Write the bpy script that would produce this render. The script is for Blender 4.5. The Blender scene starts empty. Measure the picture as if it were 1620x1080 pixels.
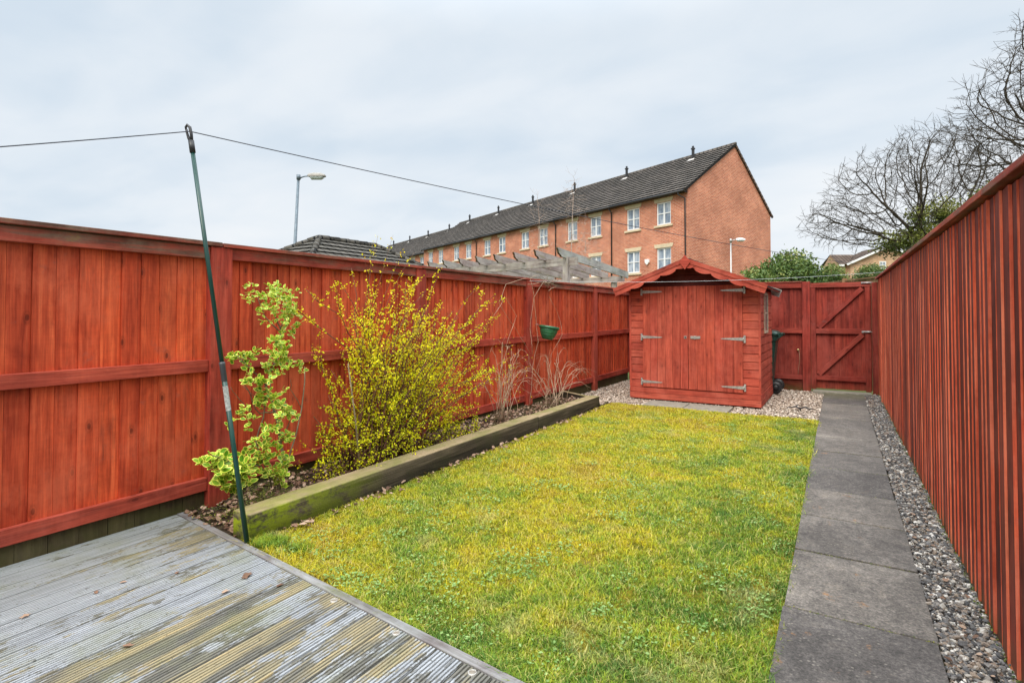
import bpy, math, random
import numpy as np
from math import sin, cos, tan, pi, sqrt, radians, atan2
from mathutils import Vector, Matrix, noise as mnoise

random.seed(7); RNG = np.random.default_rng(11)
SC = bpy.context.scene
COL = SC.collection

# ------------------------------------------------------------------ camera
YAW = radians(31.2); PITCH = radians(1.2); FP = 855.0; CX = 810.0; CY = 478.0; CAMH = 1.4
camd = bpy.data.cameras.new('camera'); cam = bpy.data.objects.new('camera', camd); COL.objects.link(cam)
camd.sensor_width = 36; camd.lens = FP / 1620 * 36; camd.shift_y = -(540 - CY) / 1620
camd.clip_end = 3000; camd.clip_start = 0.02
cam.location = (0, 0, CAMH); cam.rotation_euler = (radians(90) + PITCH, 0, YAW)
SC.camera = cam
_F = (-sin(YAW) * cos(PITCH), cos(YAW) * cos(PITCH), sin(PITCH)); _R = (cos(YAW), sin(YAW), 0)
_U = (_R[1] * _F[2] - _R[2] * _F[1], _R[2] * _F[0] - _R[0] * _F[2], _R[0] * _F[1] - _R[1] * _F[0])
def _d(x, y): return [_F[i] * FP + _R[i] * (x - CX) + _U[i] * (CY - y) for i in range(3)]
def on_x(px, py, X):            # measured point of the photo on a plane of constant X
    v = _d(px, py); t = X / v[0]; return Vector((X, v[1] * t, CAMH + v[2] * t))
def on_y(px, py, Y):
    v = _d(px, py); t = Y / v[1]; return Vector((v[0] * t, Y, CAMH + v[2] * t))

# ------------------------------------------------------------------ render / world / light
SC.view_settings.view_transform = 'Standard'; SC.view_settings.look = 'None'; SC.view_settings.exposure = 0
SC.render.engine = 'CYCLES'
SC.cycles.max_bounces = 6; SC.cycles.transparent_max_bounces = 6
w = bpy.data.worlds.new('World'); SC.world = w; w.use_nodes = True
SUN_EL = radians(48); SUN_AZ = atan2(0.05, -1.0)      # toward +X, -Y (behind the right shoulder)
SUN_DIR = Vector((sin(SUN_AZ) * cos(SUN_EL), cos(SUN_AZ) * cos(SUN_EL), sin(SUN_EL)))

class NT:
    def __init__(s, nt): s.t = nt; nt.nodes.clear()
    def n(s, typ, ins=None, **props):
        nd = s.t.nodes.new('ShaderNode' + typ)
        for k, v in props.items(): setattr(nd, k, v)
        if ins:
            for k, v in ins.items():
                sock = nd.inputs[k]
                if isinstance(v, bpy.types.NodeSocket): s.t.links.new(v, sock)
                else: sock.default_value = v
        return nd
    def noise(s, vec, scale, detail=4, rough=0.55, dist=0.0):
        return s.n('TexNoise', {'Vector': vec, 'Scale': scale, 'Detail': detail, 'Roughness': rough, 'Distortion': dist}).outputs[0]
    def ramp(s, fac, stops, interp='LINEAR'):
        nd = s.n('ValToRGB', {'Fac': fac}); e = nd.color_ramp.elements; nd.color_ramp.interpolation = interp
        while len(e) < len(stops): e.new(0.5)
        for el, (p, c) in zip(e, stops):
            el.position = p; el.color = (c, c, c, 1) if isinstance(c, (int, float)) else (*c, 1)
        return nd.outputs[0]
    def mix(s, fac, a, b, blend='MIX'):
        nd = s.n('Mix', data_type='RGBA', blend_type=blend, clamp_factor=True)
        for idx, v in ((0, fac), (6, a), (7, b)):
            if isinstance(v, bpy.types.NodeSocket): s.t.links.new(v, nd.inputs[idx])
            else: nd.inputs[idx].default_value = v if idx == 0 else (*v, 1)
        return nd.outputs[2]
    def m(s, op, a, b=0.0, clamp=False):
        nd = s.n('Math', operation=op, use_clamp=clamp)
        for i, v in ((0, a), (1, b)):
            if isinstance(v, bpy.types.NodeSocket): s.t.links.new(v, nd.inputs[i])
            else: nd.inputs[i].default_value = v
        return nd.outputs[0]
    def map(s, vec, scale=(1, 1, 1), loc=(0, 0, 0)):
        return s.n('Mapping', {'Vector': vec, 'Scale': scale, 'Location': loc}).outputs[0]
    def attr(s, name, vec=False):
        nd = s.n('Attribute', attribute_name=name); return nd.outputs['Vector'] if vec else nd.outputs['Fac']
    def sep(s, v): return s.n('SeparateXYZ', {0: v}).outputs
    def comb(s, x, y, z):
        return s.n('CombineXYZ', {0: x, 1: y, 2: z}).outputs[0]
    def pos(s): return s.n('NewGeometry').outputs['Position']
    def obj(s): return s.n('TexCoord').outputs['Object']

t = NT(w.node_tree)
sky = t.n('TexSky', sky_type='NISHITA', sun_disc=False, sun_elevation=SUN_EL, sun_rotation=SUN_AZ, air_density=1.0, dust_density=2.0)
gen = t.n('TexCoord').outputs['Generated']
x, y, z = t.sep(gen)
zc = t.m('ADD', t.m('MAXIMUM', z, 0.0), 0.22)
cv = t.comb(t.m('DIVIDE', x, zc), t.m('DIVIDE', y, zc), 0.0)
n1 = t.noise(t.map(cv, (0.55, 0.95, 1), (1.3, 0.4, 0)), 0.75, 4, 0.48, 0.5)
n2 = t.noise(t.map(cv, (1, 1.4, 1), (7.3, 2.2, 0)), 2.4, 5, 0.5, 0.3)
side = t.n('VectorMath', {0: gen, 1: (-0.80, 0.15, 0.30)}, operation='DOT_PRODUCT').outputs['Value']
f = t.m('ADD', t.m('MULTIPLY', n1, 0.9), t.m('MULTIPLY', n2, 0.22))
f = t.m('SUBTRACT', f, t.m('MULTIPLY', side, 0.20))
cl = t.ramp(f, [(0.24, (5.9, 7.1, 8.5)), (0.34, (7.0, 8.0, 9.0)), (0.43, (8.3, 8.95, 9.6)), (0.54, (9.2, 9.55, 9.9))])
# ramp elements are clamped in the interface but keep HDR values
clouds = t.mix(0.94, sky.outputs[0], cl)
gain = t.n('MapRange', {'Value': z, 'From Min': 0.45, 'From Max': 0.95, 'To Min': 1.0, 'To Max': 4.4}, interpolation_type='SMOOTHSTEP').outputs[0]
hz = t.n('MapRange', {'Value': z, 'From Min': -0.02, 'From Max': 0.16, 'To Min': 1.0, 'To Max': 0.0}, interpolation_type='SMOOTHSTEP').outputs[0]
clouds = t.mix(t.m('MULTIPLY', hz, 0.55), clouds, (8.7, 9.2, 9.7))
cg = t.n('VectorMath', {0: clouds, 'Scale': gain}, operation='SCALE').outputs[0]
bg = t.n('Background', {'Color': cg, 'Strength': 0.1})
t.n('OutputWorld', {'Surface': bg.outputs[0]})

sd = bpy.data.lights.new('sun', 'SUN'); so = bpy.data.objects.new('sun', sd); COL.objects.link(so)
sd.energy = 2.7; sd.angle = radians(36); sd.color = (1, 0.93, 0.80)
so.rotation_euler = SUN_DIR.to_track_quat('Z', 'Y').to_euler()

# ------------------------------------------------------------------ materials
MATS = {}
def mat(name):
    m_ = bpy.data.materials.new(name); m_.use_nodes = True; MATS[name] = m_
    return m_, NT(m_.node_tree)
def finish(t, col, rough=0.8, bump=None, bstr=0.4, bdist=0.01, spec=0.3, metal=0.0, extra=None):
    ins = {'Base Color': col, 'Roughness': rough, 'Metallic': metal, 'Specular IOR Level': spec}
    if not isinstance(col, bpy.types.NodeSocket): ins['Base Color'] = (*col, 1)
    if extra: ins.update(extra)
    if bump is not None:
        ins['Normal'] = t.n('Bump', {'Height': bump, 'Strength': bstr, 'Distance': bdist}).outputs[0]
    b = t.n('BsdfPrincipled', ins); t.n('OutputMaterial', {'Surface': b.outputs[0]}); return b

def wood(name, c0, c1, c2, knots=0.8, dirt=(0.03, 0.02, 0.012), dirt_amt=0.5, algae=0.0, algae_z=0.35, top_z=None,
         rough=0.75, gscale=1.0, vary=0.35, topgrime=0.0):
    m_, t = mat(name)
    lc = t.attr('lc', True); r = t.attr('rnd'); P = t.pos()
    g1 = t.noise(t.map(lc, (1.4 * gscale, 30 * gscale, 30 * gscale)), 1.0, 5, 0.6, 0.6)
    g2 = t.noise(t.map(lc, (6, 150, 150)), 1.0, 3, 0.6)
    big = t.noise(t.map(P, (1.3, 1.3, 0.9)), 1.5, 4, 0.6)
    col = t.ramp(g1, [(0.28, c0), (0.5, c1), (0.72, c2)])
    col = t.mix(0.45, col, t.ramp(g2, [(0.3, (0.55, 0.5, 0.5)), (0.65, (1.1, 1.1, 1.1))]), 'MULTIPLY')
    col = t.mix(0.75, col, t.ramp(big, [(0.3, (0.68, 0.66, 0.66)), (0.68, (1.16, 1.16, 1.1))]), 'MULTIPLY')
    saw = t.noise(t.map(lc, (70, 3, 3), (1, 5, 2)), 1.0, 3, 0.6)
    col = t.mix(0.12, col, t.ramp(saw, [(0.35, (0.6, 0.6, 0.6)), (0.6, (1.15, 1.15, 1.15))]), 'MULTIPLY')
    blot = t.noise(t.map(lc, (4.5, 9, 9), (7, 7, 1)), 1.0, 5, 0.6, 0.8)
    col = t.mix(0.5, col, t.ramp(blot, [(0.33, (0.62, 0.5, 0.5)), (0.5, (1, 1, 1)), (0.68, (1.22, 1.3, 1.25))]), 'MULTIPLY')
    hv = t.ramp(r, [(0, (1 - vary, 1 - vary * 1.1, 1 - vary)), (0.35, (1.0, 0.9, 0.95)), (0.6, (1.05, 1.2, 1.25)), (0.8, (0.9, 0.85, 0.85)), (1, (1 + vary * 0.5, 1 + vary * 0.6, 1 + vary * 0.4))])
    col = t.mix(1.0, col, hv, 'MULTIPLY')
    # knots
    lx_, ly_, lz_ = t.sep(lc)
    kv = t.comb(t.m('MULTIPLY', lx_, 3.4), t.m('MULTIPLY', t.m('ADD', ly_, lz_), 7.0), 0.0)
    vor = t.n('TexVoronoi', {'Vector': kv, 'Scale': 1.0, 'Randomness': 1.0}, voronoi_dimensions='2D')
    kk = t.m('GREATER_THAN', t.sep(vor.outputs['Color'])[0], 0.62)
    kd = t.m('ADD', vor.outputs['Distance'], t.m('MULTIPLY', t.m('SUBTRACT', g2, 0.5), 0.05))
    kf = t.m('MULTIPLY', t.ramp(kd, [(0.0, 1.0), (0.055, 0.9), (0.085, 0.15), (0.11, 0.45), (0.17, 0.0)]), kk)
    col = t.mix(t.m('MULTIPLY', kf, knots), col, tuple(a * 0.30 for a in c0))
    # fine dark and pale checks running with the grain
    ck = t.noise(t.map(lc, (3.0, 220, 220), (2, 9, 4)), 1.0, 2, 0.5)
    col = t.mix(t.m('MULTIPLY', t.ramp(ck, [(0.66, 0.0), (0.72, 1.0)]), 0.45), col, tuple(a * 0.35 for a in c0))
    col = t.mix(t.m('MULTIPLY', t.ramp(ck, [(0.26, 1.0), (0.31, 0.0)]), 0.30), col, tuple(min(1, a * 1.3 + 0.05) for a in c2))
    fd = t.noise(t.map(P, (2.4, 2.4, 1.5), (4, 4, 4)), 1.0, 6, 0.7)
    col = t.mix(t.m('MULTIPLY', t.ramp(fd, [(0.48, 0.0), (0.62, 1.0)]), 0.42), col, tuple(min(1, a * 0.92 + 0.025) for a in c2))
    # weather stains, stretched along the grain
    st = t.noise(t.map(lc, (2.2, 14, 14), (5, 2, 1)), 1.0, 5, 0.65)
    stf = t.m('MULTIPLY', t.ramp(st, [(0.58, 0.0), (0.70, 1.0)]), dirt_amt * 0.6)
    col = t.mix(stf, col, dirt)
    sc = t.noise(t.map(P, (9, 9, 9)), 1.0, 6, 0.7)
    col = t.mix(t.m('MULTIPLY', t.ramp(sc, [(0.62, 0.0), (0.72, 1.0)]), dirt_amt * 0.6), col, tuple(min(1, a * 1.5 + 0.05) for a in dirt))
    x, y, z = t.sep(P)
    if algae > 0:
        af = t.n('MapRange', {'Value': z, 'From Min': 0.0, 'From Max': algae_z, 'To Min': 1.0, 'To Max': 0.0}).outputs[0]
        af = t.m('MULTIPLY', t.m('MULTIPLY', af, algae), t.ramp(t.noise(P, 7.0, 5, 0.7), [(0.35, 0.2), (0.6, 1.0)]), True)
        col = t.mix(af, col, (0.075, 0.075, 0.02))
    if topgrime > 0:
        N = t.n('NewGeometry').outputs['Normal']; nz = t.sep(N)[2]
        tf = t.m('MULTIPLY', t.m('MAXIMUM', nz, 0.0), topgrime)
        tn = t.ramp(t.noise(P, 5.0, 6, 0.7), [(0.4, (0.07, 0.045, 0.03)), (0.6, (0.16, 0.13, 0.09)), (0.7, (0.2, 0.2, 0.07))])
        col = t.mix(tf, col, tn)
        # grime creeping over the face too
        gf = t.ramp(t.noise(t.map(lc, (1.2, 12, 12), (3, 3, 3)), 1.0, 6, 0.72), [(0.46, 0.0), (0.62, 0.85)])
        col = t.mix(t.m('MULTIPLY', gf, topgrime), col, tn)
    b = t.m('ADD', t.m('MULTIPLY', g1, 0.6), t.m('MULTIPLY', g2, 0.4))
    finish(t, col, rough, b, 0.5, 0.004, 0.25)
    return m_

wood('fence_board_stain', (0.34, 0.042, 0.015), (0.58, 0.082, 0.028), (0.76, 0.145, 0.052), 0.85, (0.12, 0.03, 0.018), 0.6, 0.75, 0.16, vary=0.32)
wood('fence_rail_stain', (0.22, 0.029, 0.016), (0.40, 0.056, 0.031), (0.52, 0.09, 0.05), 0.7, (0.10, 0.04, 0.028), 0.6, 0.3, 0.12, vary=0.2)
wood('fence_cap_stain', (0.22, 0.036, 0.022), (0.38, 0.062, 0.036), (0.50, 0.105, 0.062), 0.5, (0.09, 0.06, 0.038), 0.9, 0, topgrime=1.0, vary=0.3)
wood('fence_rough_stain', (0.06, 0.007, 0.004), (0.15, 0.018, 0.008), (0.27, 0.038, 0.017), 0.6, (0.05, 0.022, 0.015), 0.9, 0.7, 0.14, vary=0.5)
wood('fence_lit_edge_stain', (0.72, 0.10, 0.045), (0.90, 0.18, 0.085), (0.95, 0.28, 0.16), 0.0, (0.45, 0.09, 0.06), 0.3, 0.4, 0.1, vary=0.2)  # stain colour brightened so the edges of the right fence boards look lit
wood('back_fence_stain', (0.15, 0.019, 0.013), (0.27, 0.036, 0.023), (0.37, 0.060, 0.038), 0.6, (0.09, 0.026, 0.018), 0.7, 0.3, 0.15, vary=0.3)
wood('shed_stain', (0.29, 0.044, 0.026), (0.44, 0.074, 0.043), (0.56, 0.115, 0.068), 0.6, (0.16, 0.04, 0.028), 0.5, 0, vary=0.2)
wood('shed_gable_shade', (0.06, 0.009, 0.007), (0.10, 0.014, 0.010), (0.14, 0.022, 0.015), 0.3, (0.04, 0.012, 0.01), 0.5, 0, vary=0.2)  # shade under the roof overhang, put into a darker stain for the gable boards
wood('gravel_board_wood', (0.05, 0.035, 0.02), (0.10, 0.075, 0.04), (0.16, 0.13, 0.06), 0.4, (0.03, 0.03, 0.012), 0.7, 0.8, 0.3, vary=0.4)
wood('weathered_timber', (0.24, 0.22, 0.19), (0.40, 0.375, 0.34), (0.54, 0.51, 0.46), 0.5, (0.24, 0.25, 0.05), 0.9, 0, vary=0.15)
wood('deck_edge_timber', (0.12, 0.125, 0.11), (0.22, 0.23, 0.22), (0.33, 0.345, 0.35), 0.3, (0.10, 0.11, 0.04), 0.9, 0, vary=0.1)
wood('brown_fence_wood', (0.16, 0.09, 0.04), (0.26, 0.16, 0.08), (0.36, 0.25, 0.13), 0.3, (0.10, 0.09, 0.04), 0.6, 0, vary=0.3)

# sleeper with bright algae at the near end
m_, t = mat('sleeper_wood')
lc = t.attr('lc', True); P = t.pos(); x, y, z = t.sep(P)
g = t.noise(t.map(lc, (1.2, 22, 22)), 1.0, 6, 0.65, 0.5)
col = t.ramp(g, [(0.3, (0.02, 0.017, 0.013)), (0.5, (0.085, 0.068, 0.048)), (0.72, (0.21, 0.17, 0.12))])
bl = t.noise(P, 3.0, 5, 0.65)
col = t.mix(t.ramp(bl, [(0.45, 0.0), (0.66, 0.6)]), col, (0.06, 0.065, 0.028))
near = t.n('MapRange', {'Value': y, 'From Min': 1.95, 'From Max': 3.2, 'To Min': 1.0, 'To Max': 0.0}).outputs[0]
col = t.mix(t.m('MULTIPLY', near, t.ramp(t.noise(t.map(P, (1, 1, 2)), 6.0, 6, 0.75), [(0.40, 0.0), (0.54, 0.95)])), col, (0.30, 0.38, 0.010))
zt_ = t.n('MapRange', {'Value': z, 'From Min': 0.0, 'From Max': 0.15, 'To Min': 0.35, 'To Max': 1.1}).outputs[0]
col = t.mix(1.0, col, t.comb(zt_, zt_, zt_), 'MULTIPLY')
nz = t.sep(t.n('NewGeometry').outputs['Normal'])[2]
top = t.mix(t.ramp(t.noise(t.map(P, (5, 2.2, 5)), 1.0, 6, 0.7), [(0.4, 0.0), (0.6, 1.0)]), (0.36, 0.27, 0.16), (0.22, 0.20, 0.07))
col = t.mix(t.m('MULTIPLY', t.m('MAXIMUM', nz, 0.0), 0.8), col, top)
finish(t, col, 0.85, t.m('ADD', g, t.noise(P, 60, 4)), 0.5, 0.006, 0.2)

# worn grey-blue deck paint over old timber
m_, t = mat('deck_paint')
lc = t.attr('lc', True); r = t.attr('rnd'); P = t.pos(); x, y, z = t.sep(P)
paint = t.ramp(t.noise(t.map(lc, (2, 50, 50)), 1.0, 4, 0.6), [(0.3, (0.20, 0.214, 0.23)), (0.55, (0.31, 0.33, 0.35)), (0.75, (0.385, 0.405, 0.425))])
bare = t.ramp(t.noise(t.map(lc, (3, 60, 60), (4, 1, 0)), 1.0, 5, 0.7), [(0.3, (0.10, 0.085, 0.05)), (0.5, (0.25, 0.21, 0.11)), (0.68, (0.40, 0.30, 0.13))])
darkw = t.ramp(t.noise(t.map(lc, (5, 40, 40), (9, 1, 0)), 1.0, 5, 0.7), [(0.35, (0.05, 0.047, 0.035)), (0.6, (0.14, 0.13, 0.095))])
wn = t.noise(t.map(lc, (4.0, 13, 13)), 1.0, 9, 0.80, 0.3)
reg = t.noise(t.map(P, (1.0, 1.0, 1.0), (2.2, 0.6, 0)), 0.95, 3, 0.5)
wear = t.m('ADD', t.m('ADD', wn, t.m('MULTIPLY', reg, 0.75)), t.m('MULTIPLY', r, 0.10))
wear = t.m('ADD', wear, t.n('MapRange', {'Value': t.n('VectorMath', {0: P, 1: (-1.75, 1.15, 0.0)}, operation='DISTANCE').outputs['Value'], 'From Min': 0.2, 'From Max': 1.5, 'To Min': 0.13, 'To Max': -0.03}).outputs[0])
wf = t.ramp(wear, [(0.935, 0.0), (0.965, 0.88)])
bsel = t.ramp(t.noise(t.map(lc, (1.5, 10, 10), (2, 8, 0)), 1.0, 4, 0.6), [(0.47, 0.0), (0.55, 1.0)])
col = t.mix(wf, paint, t.mix(bsel, darkw, bare))
col = t.mix(t.ramp(t.noise(t.map(P, (1.0, 1.0, 1), (0, 3, 0)), 2.3, 5, 0.65), [(0.50, 0.0), (0.70, 0.5)]), col, (0.19, 0.20, 0.085))
al = t.n('MapRange', {'Value': t.m('ADD', x, t.m('MULTIPLY', t.noise(P, 2.5, 4), 1.2)), 'From Min': -3.4, 'From Max': -2.2, 'To Min': 0.25, 'To Max': 0.0}).outputs[0]
col = t.mix(al, col, (0.16, 0.17, 0.075))
speck = t.ramp(t.noise(P, 38.0, 5, 0.75), [(0.60, 0.0), (0.66, 1.0)])
col = t.mix(t.m('MULTIPLY', speck, 0.75), col, (0.06, 0.06, 0.045))
# darker toward the bottom of the grooves
grv = t.n('MapRange', {'Value': z, 'From Min': 0.012, 'From Max': 0.0195, 'To Min': 0.85, 'To Max': 0.0}).outputs[0]
col = t.mix(grv, col, (0.022, 0.022, 0.018))
finish(t, col, t.ramp(wn, [(0.3, 0.45), (0.7, 0.8)]), t.m('ADD', wn, t.noise(P, 70, 4)), 0.3, 0.004, 0.4)

# lawn soil/moss base
m_, t = mat('lawn_moss')
P = t.pos()
a = t.noise(P, 1.3, 4, 0.6); b = t.noise(P, 9.0, 5, 0.7); c = t.noise(P, 90.0, 4, 0.7)
col = t.ramp(t.m('ADD', t.m('MULTIPLY', a, 0.55), t.m('MULTIPLY', b, 0.45)),
             [(0.33, (0.06, 0.08, 0.015)), (0.46, (0.14, 0.14, 0.015)), (0.56, (0.25, 0.20, 0.02)), (0.68, (0.16, 0.12, 0.05))])
col = t.mix(0.7, col, t.ramp(c, [(0.3, (0.35, 0.35, 0.3)), (0.65, (1.3, 1.3, 1.2))]), 'MULTIPLY')
finish(t, col, 0.95, t.m('ADD', b, c), 0.9, 0.02, 0.1)

m_, t = mat('soil')
P = t.pos()
a = t.noise(P, 4.0, 6, 0.7); c = t.noise(P, 45.0, 5, 0.7)
col = t.ramp(a, [(0.35, (0.035, 0.026, 0.018)), (0.5, (0.08, 0.06, 0.04)), (0.6, (0.085, 0.09, 0.025)), (0.7, (0.14, 0.11, 0.07))])
col = t.mix(0.7, col, t.ramp(c, [(0.35, (0.4, 0.4, 0.4)), (0.65, (1.5, 1.45, 1.4))]), 'MULTIPLY')
finish(t, col, 0.95, t.m('ADD', a, c), 1.0, 0.03, 0.1)

m_, t = mat('ground_outside')
P = t.pos()
col = t.ramp(t.noise(P, 0.4, 6, 0.65), [(0.35, (0.05, 0.065, 0.02)), (0.6, (0.10, 0.11, 0.035))])
finish(t, col, 0.95, t.noise(P, 20, 4), 0.5, 0.03, 0.1)

m_, t = mat('paving_slab')
P = t.pos(); r = t.attr('rnd'); x, y, z = t.sep(P)
a = t.noise(P, 2.2, 5, 0.65); s1 = t.noise(P, 160.0, 3, 0.7); s2 = t.noise(P, 26.0, 5, 0.75)
col = t.ramp(a, [(0.3, (0.10, 0.092, 0.085)), (0.55, (0.158, 0.145, 0.133)), (0.75, (0.225, 0.207, 0.188))])
s4 = t.noise(P, 75.0, 6, 0.85)
col = t.mix(0.85, col, t.ramp(s4, [(0.38, (0.45, 0.45, 0.45)), (0.52, (1.0, 1.0, 1.0)), (0.64, (1.6, 1.55, 1.5))]), 'MULTIPLY')
col = t.mix(0.6, col, t.ramp(s1, [(0.3, (0.6, 0.6, 0.6)), (0.7, (1.4, 1.4, 1.4))]), 'MULTIPLY')
bl3 = t.noise(P, 6.5, 6, 0.75, 0.6)
col = t.mix(0.7, col, t.ramp(bl3, [(0.35, (0.62, 0.62, 0.62)), (0.55, (1.0, 1.0, 1.0)), (0.68, (1.35, 1.3, 1.2))]), 'MULTIPLY')
col = t.mix(0.8, col, t.ramp(s2, [(0.3, (0.6, 0.6, 0.6)), (0.7, (1.28, 1.26, 1.22))]), 'MULTIPLY')
col = t.mix(1.0, col, t.ramp(r, [(0, (0.74, 0.74, 0.76)), (1, (1.24, 1.21, 1.16))]), 'MULTIPLY')
vor = t.n('TexVoronoi', {'Vector': P, 'Scale': 42.0})
sp = t.m('MULTIPLY', t.ramp(vor.outputs['Distance'], [(0.16, 1.0), (0.3, 0.0)]), t.ramp(t.noise(P, 9.0, 3), [(0.45, 0.0), (0.6, 1.0)]))
col = t.mix(t.m('MULTIPLY', sp, 0.5), col, (0.30, 0.27, 0.23))
rust = t.m('MULTIPLY', t.ramp(t.noise(P, 5.0, 5, 0.7), [(0.62, 0.0), (0.68, 1.0)]), t.ramp(t.noise(P, 22.0, 4, 0.7), [(0.45, 0.0), (0.6, 1.0)]))
col = t.mix(t.m('MULTIPLY', rust, 0.7), col, (0.30, 0.14, 0.045))
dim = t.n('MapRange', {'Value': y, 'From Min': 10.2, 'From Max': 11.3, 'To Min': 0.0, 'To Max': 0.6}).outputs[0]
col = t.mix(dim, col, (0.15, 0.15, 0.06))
# fine diagonal pimple texture pressed into each slab
pim = t.n('TexVoronoi', {'Vector': t.map(P, (1, 1, 1)), 'Scale': 75.0, 'Randomness': 0.15}).outputs['Distance']
finish(t, col, 0.8, t.m('ADD', t.m('MULTIPLY', pim, 0.8), s1), 0.5, 0.004, 0.3)

def stones(name, stops, rough=0.65):
    m_, t = mat(name)
    r = t.attr('rnd'); P = t.pos()
    col = t.ramp(r, stops)
    col = t.mix(0.6, col, t.ramp(t.noise(P, 110.0, 4, 0.7), [(0.3, (0.55, 0.55, 0.55)), (0.7, (1.4, 1.4, 1.4))]), 'MULTIPLY')
    finish(t, col, rough, t.noise(P, 140, 3), 0.4, 0.003, 0.35)
stones('grey_pebble', [(0, (0.045, 0.044, 0.044)), (0.3, (0.12, 0.115, 0.112)), (0.55, (0.20, 0.186, 0.17)), (0.75, (0.26, 0.19, 0.135)), (0.86, (0.42, 0.39, 0.34)), (1, (0.66, 0.62, 0.56))])
stones('tan_gravel', [(0, (0.12, 0.09, 0.07)), (0.3, (0.34, 0.26, 0.20)), (0.6, (0.50, 0.40, 0.315)), (0.85, (0.62, 0.53, 0.44)), (1, (0.78, 0.71, 0.63))])

def leafmat(name, stops, trans=0.3, rough=0.5):
    m_, t = mat(name)
    r = t.attr('rnd'); col = t.ramp(r, stops)
    b = t.n('BsdfPrincipled', {'Base Color': col, 'Roughness': rough, 'Specular IOR Level': 0.3})
    tr = t.n('BsdfTranslucent', {'Color': col})
    mx = t.n('MixShader', {0: trans, 1: b.outputs[0], 2: tr.outputs[0]})
    t.n('OutputMaterial', {'Surface': mx.outputs[0]})
leafmat('yellow_leaf', [(0, (0.24, 0.34, 0.01)), (0.3, (0.60, 0.68, 0.010)), (0.6, (0.88, 0.84, 0.012)), (0.85, (0.90, 0.72, 0.012)), (1, (0.74, 0.42, 0.02))], 0.35)
leafmat('variegated_leaf', [(0, (0.09, 0.26, 0.015)), (0.49, (0.28, 0.46, 0.03)), (0.51, (0.58, 0.66, 0.05)), (1, (0.86, 0.86, 0.18))], 0.15, 0.35)
leafmat('bush_leaf', [(0, (0.022, 0.055, 0.014)), (0.5, (0.075, 0.135, 0.03)), (0.85, (0.18, 0.24, 0.06)), (1, (0.30, 0.29, 0.09))], 0.1)
leafmat('ivy_leaf', [(0, (0.035, 0.055, 0.014)), (0.5, (0.15, 0.18, 0.03)), (1, (0.40, 0.40, 0.10))], 0.1)
leafmat('weed_leaf', [(0, (0.05, 0.09, 0.015)), (0.6, (0.16, 0.19, 0.02)), (1, (0.26, 0.26, 0.04))], 0.15)
leafmat('dead_leaf', [(0, (0.08, 0.04, 0.024)), (0.5, (0.24, 0.14, 0.09)), (1, (0.46, 0.33, 0.24))], 0.05, 0.7)
leafmat('clover_leaf', [(0, (0.12, 0.24, 0.04)), (1, (0.30, 0.44, 0.15))], 0.2)

# grass blades: hue follows broad patches in the ground
m_, t = mat('grass_blade')
P = t.pos(); r = t.attr('rnd')
a = t.noise(P, 0.8, 3, 0.5); b = t.noise(P, 9.0, 6, 0.7)
f = t.m('ADD', t.m('ADD', t.m('MULTIPLY', a, 0.50), t.m('MULTIPLY', b, 0.42)), t.m('MULTIPLY', r, 0.15))
x, y, z = t.sep(P)
f = t.m('SUBTRACT', f, t.n('MapRange', {'Value': x, 'From Min': -1.6, 'From Max': -0.2, 'To Min': -0.015, 'To Max': 0.10}).outputs[0])
f = t.m('ADD', f, t.m('MULTIPLY', t.m('SUBTRACT', t.noise(t.map(P, (1, 1, 1), (9, 4, 0)), 2.6, 4, 0.6), 0.5), 0.46))
f = t.m('ADD', f, t.n('MapRange', {'Value': y, 'From Min': 2.2, 'From Max': 7.5, 'To Min': -0.015, 'To Max': 0.075}).outputs[0])
col = t.ramp(f, [(0.36, (0.09, 0.20, 0.03)), (0.45, (0.23, 0.35, 0.035)), (0.53, (0.40, 0.43, 0.03)), (0.61, (0.59, 0.51, 0.02)), (0.72, (0.47, 0.34, 0.05))])
br = t.m('FRACT', t.m('MULTIPLY', r, 37.7))
col = t.mix(1.0, col, t.ramp(br, [(0, (0.38, 0.38, 0.36)), (0.3, (0.85, 0.85, 0.85)), (1, (1.22, 1.22, 1.18))]), 'MULTIPLY')
straw = t.ramp(r, [(0.80, 0.0), (0.86, 1.0)])
col = t.mix(t.m('MULTIPLY', straw, 0.6), col, (0.62, 0.53, 0.22))
col = t.mix(t.m('MULTIPLY', t.ramp(t.noise(t.map(P, (1, 1, 1), (3.7, 1.1, 0)), 1.7, 4, 0.6), [(0.58, 0.0), (0.70, 1.0)]), 0.45), col, (0.58, 0.51, 0.25))
bs = t.n('BsdfPrincipled', {'Base Color': col, 'Roughness': 0.6, 'Specular IOR Level': 0.2})
tr = t.n('BsdfTranslucent', {'Color': col})
mx = t.n('MixShader', {0: 0.3, 1: bs.outputs[0], 2: tr.outputs[0]})
t.n('OutputMaterial', {'Surface': mx.outputs[0]})

def bark(name, c0, c1, c2=None):
    m_, t = mat(name); P = t.pos()
    stops = [(0.35, c0), (0.65, c1)] + ([(0.75, c2)] if c2 else [])
    finish(t, t.ramp(t.noise(P, 14.0, 5, 0.65), stops), 0.85, t.noise(P, 60, 4), 0.5, 0.01, 0.15)
bark('oak_bark', (0.03, 0.024, 0.019), (0.085, 0.07, 0.052), (0.13, 0.14, 0.05))
bark('shrub_bark', (0.07, 0.03, 0.02), (0.20, 0.10, 0.06))
bark('pale_bark', (0.18, 0.14, 0.09), (0.34, 0.28, 0.18))
bark('euonymus_bark', (0.12, 0.10, 0.06), (0.26, 0.22, 0.14))
bark('birch_bark', (0.30, 0.20, 0.15), (0.52, 0.42, 0.36))
bark('dry_twig', (0.32, 0.22, 0.14), (0.58, 0.45, 0.32))

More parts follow.
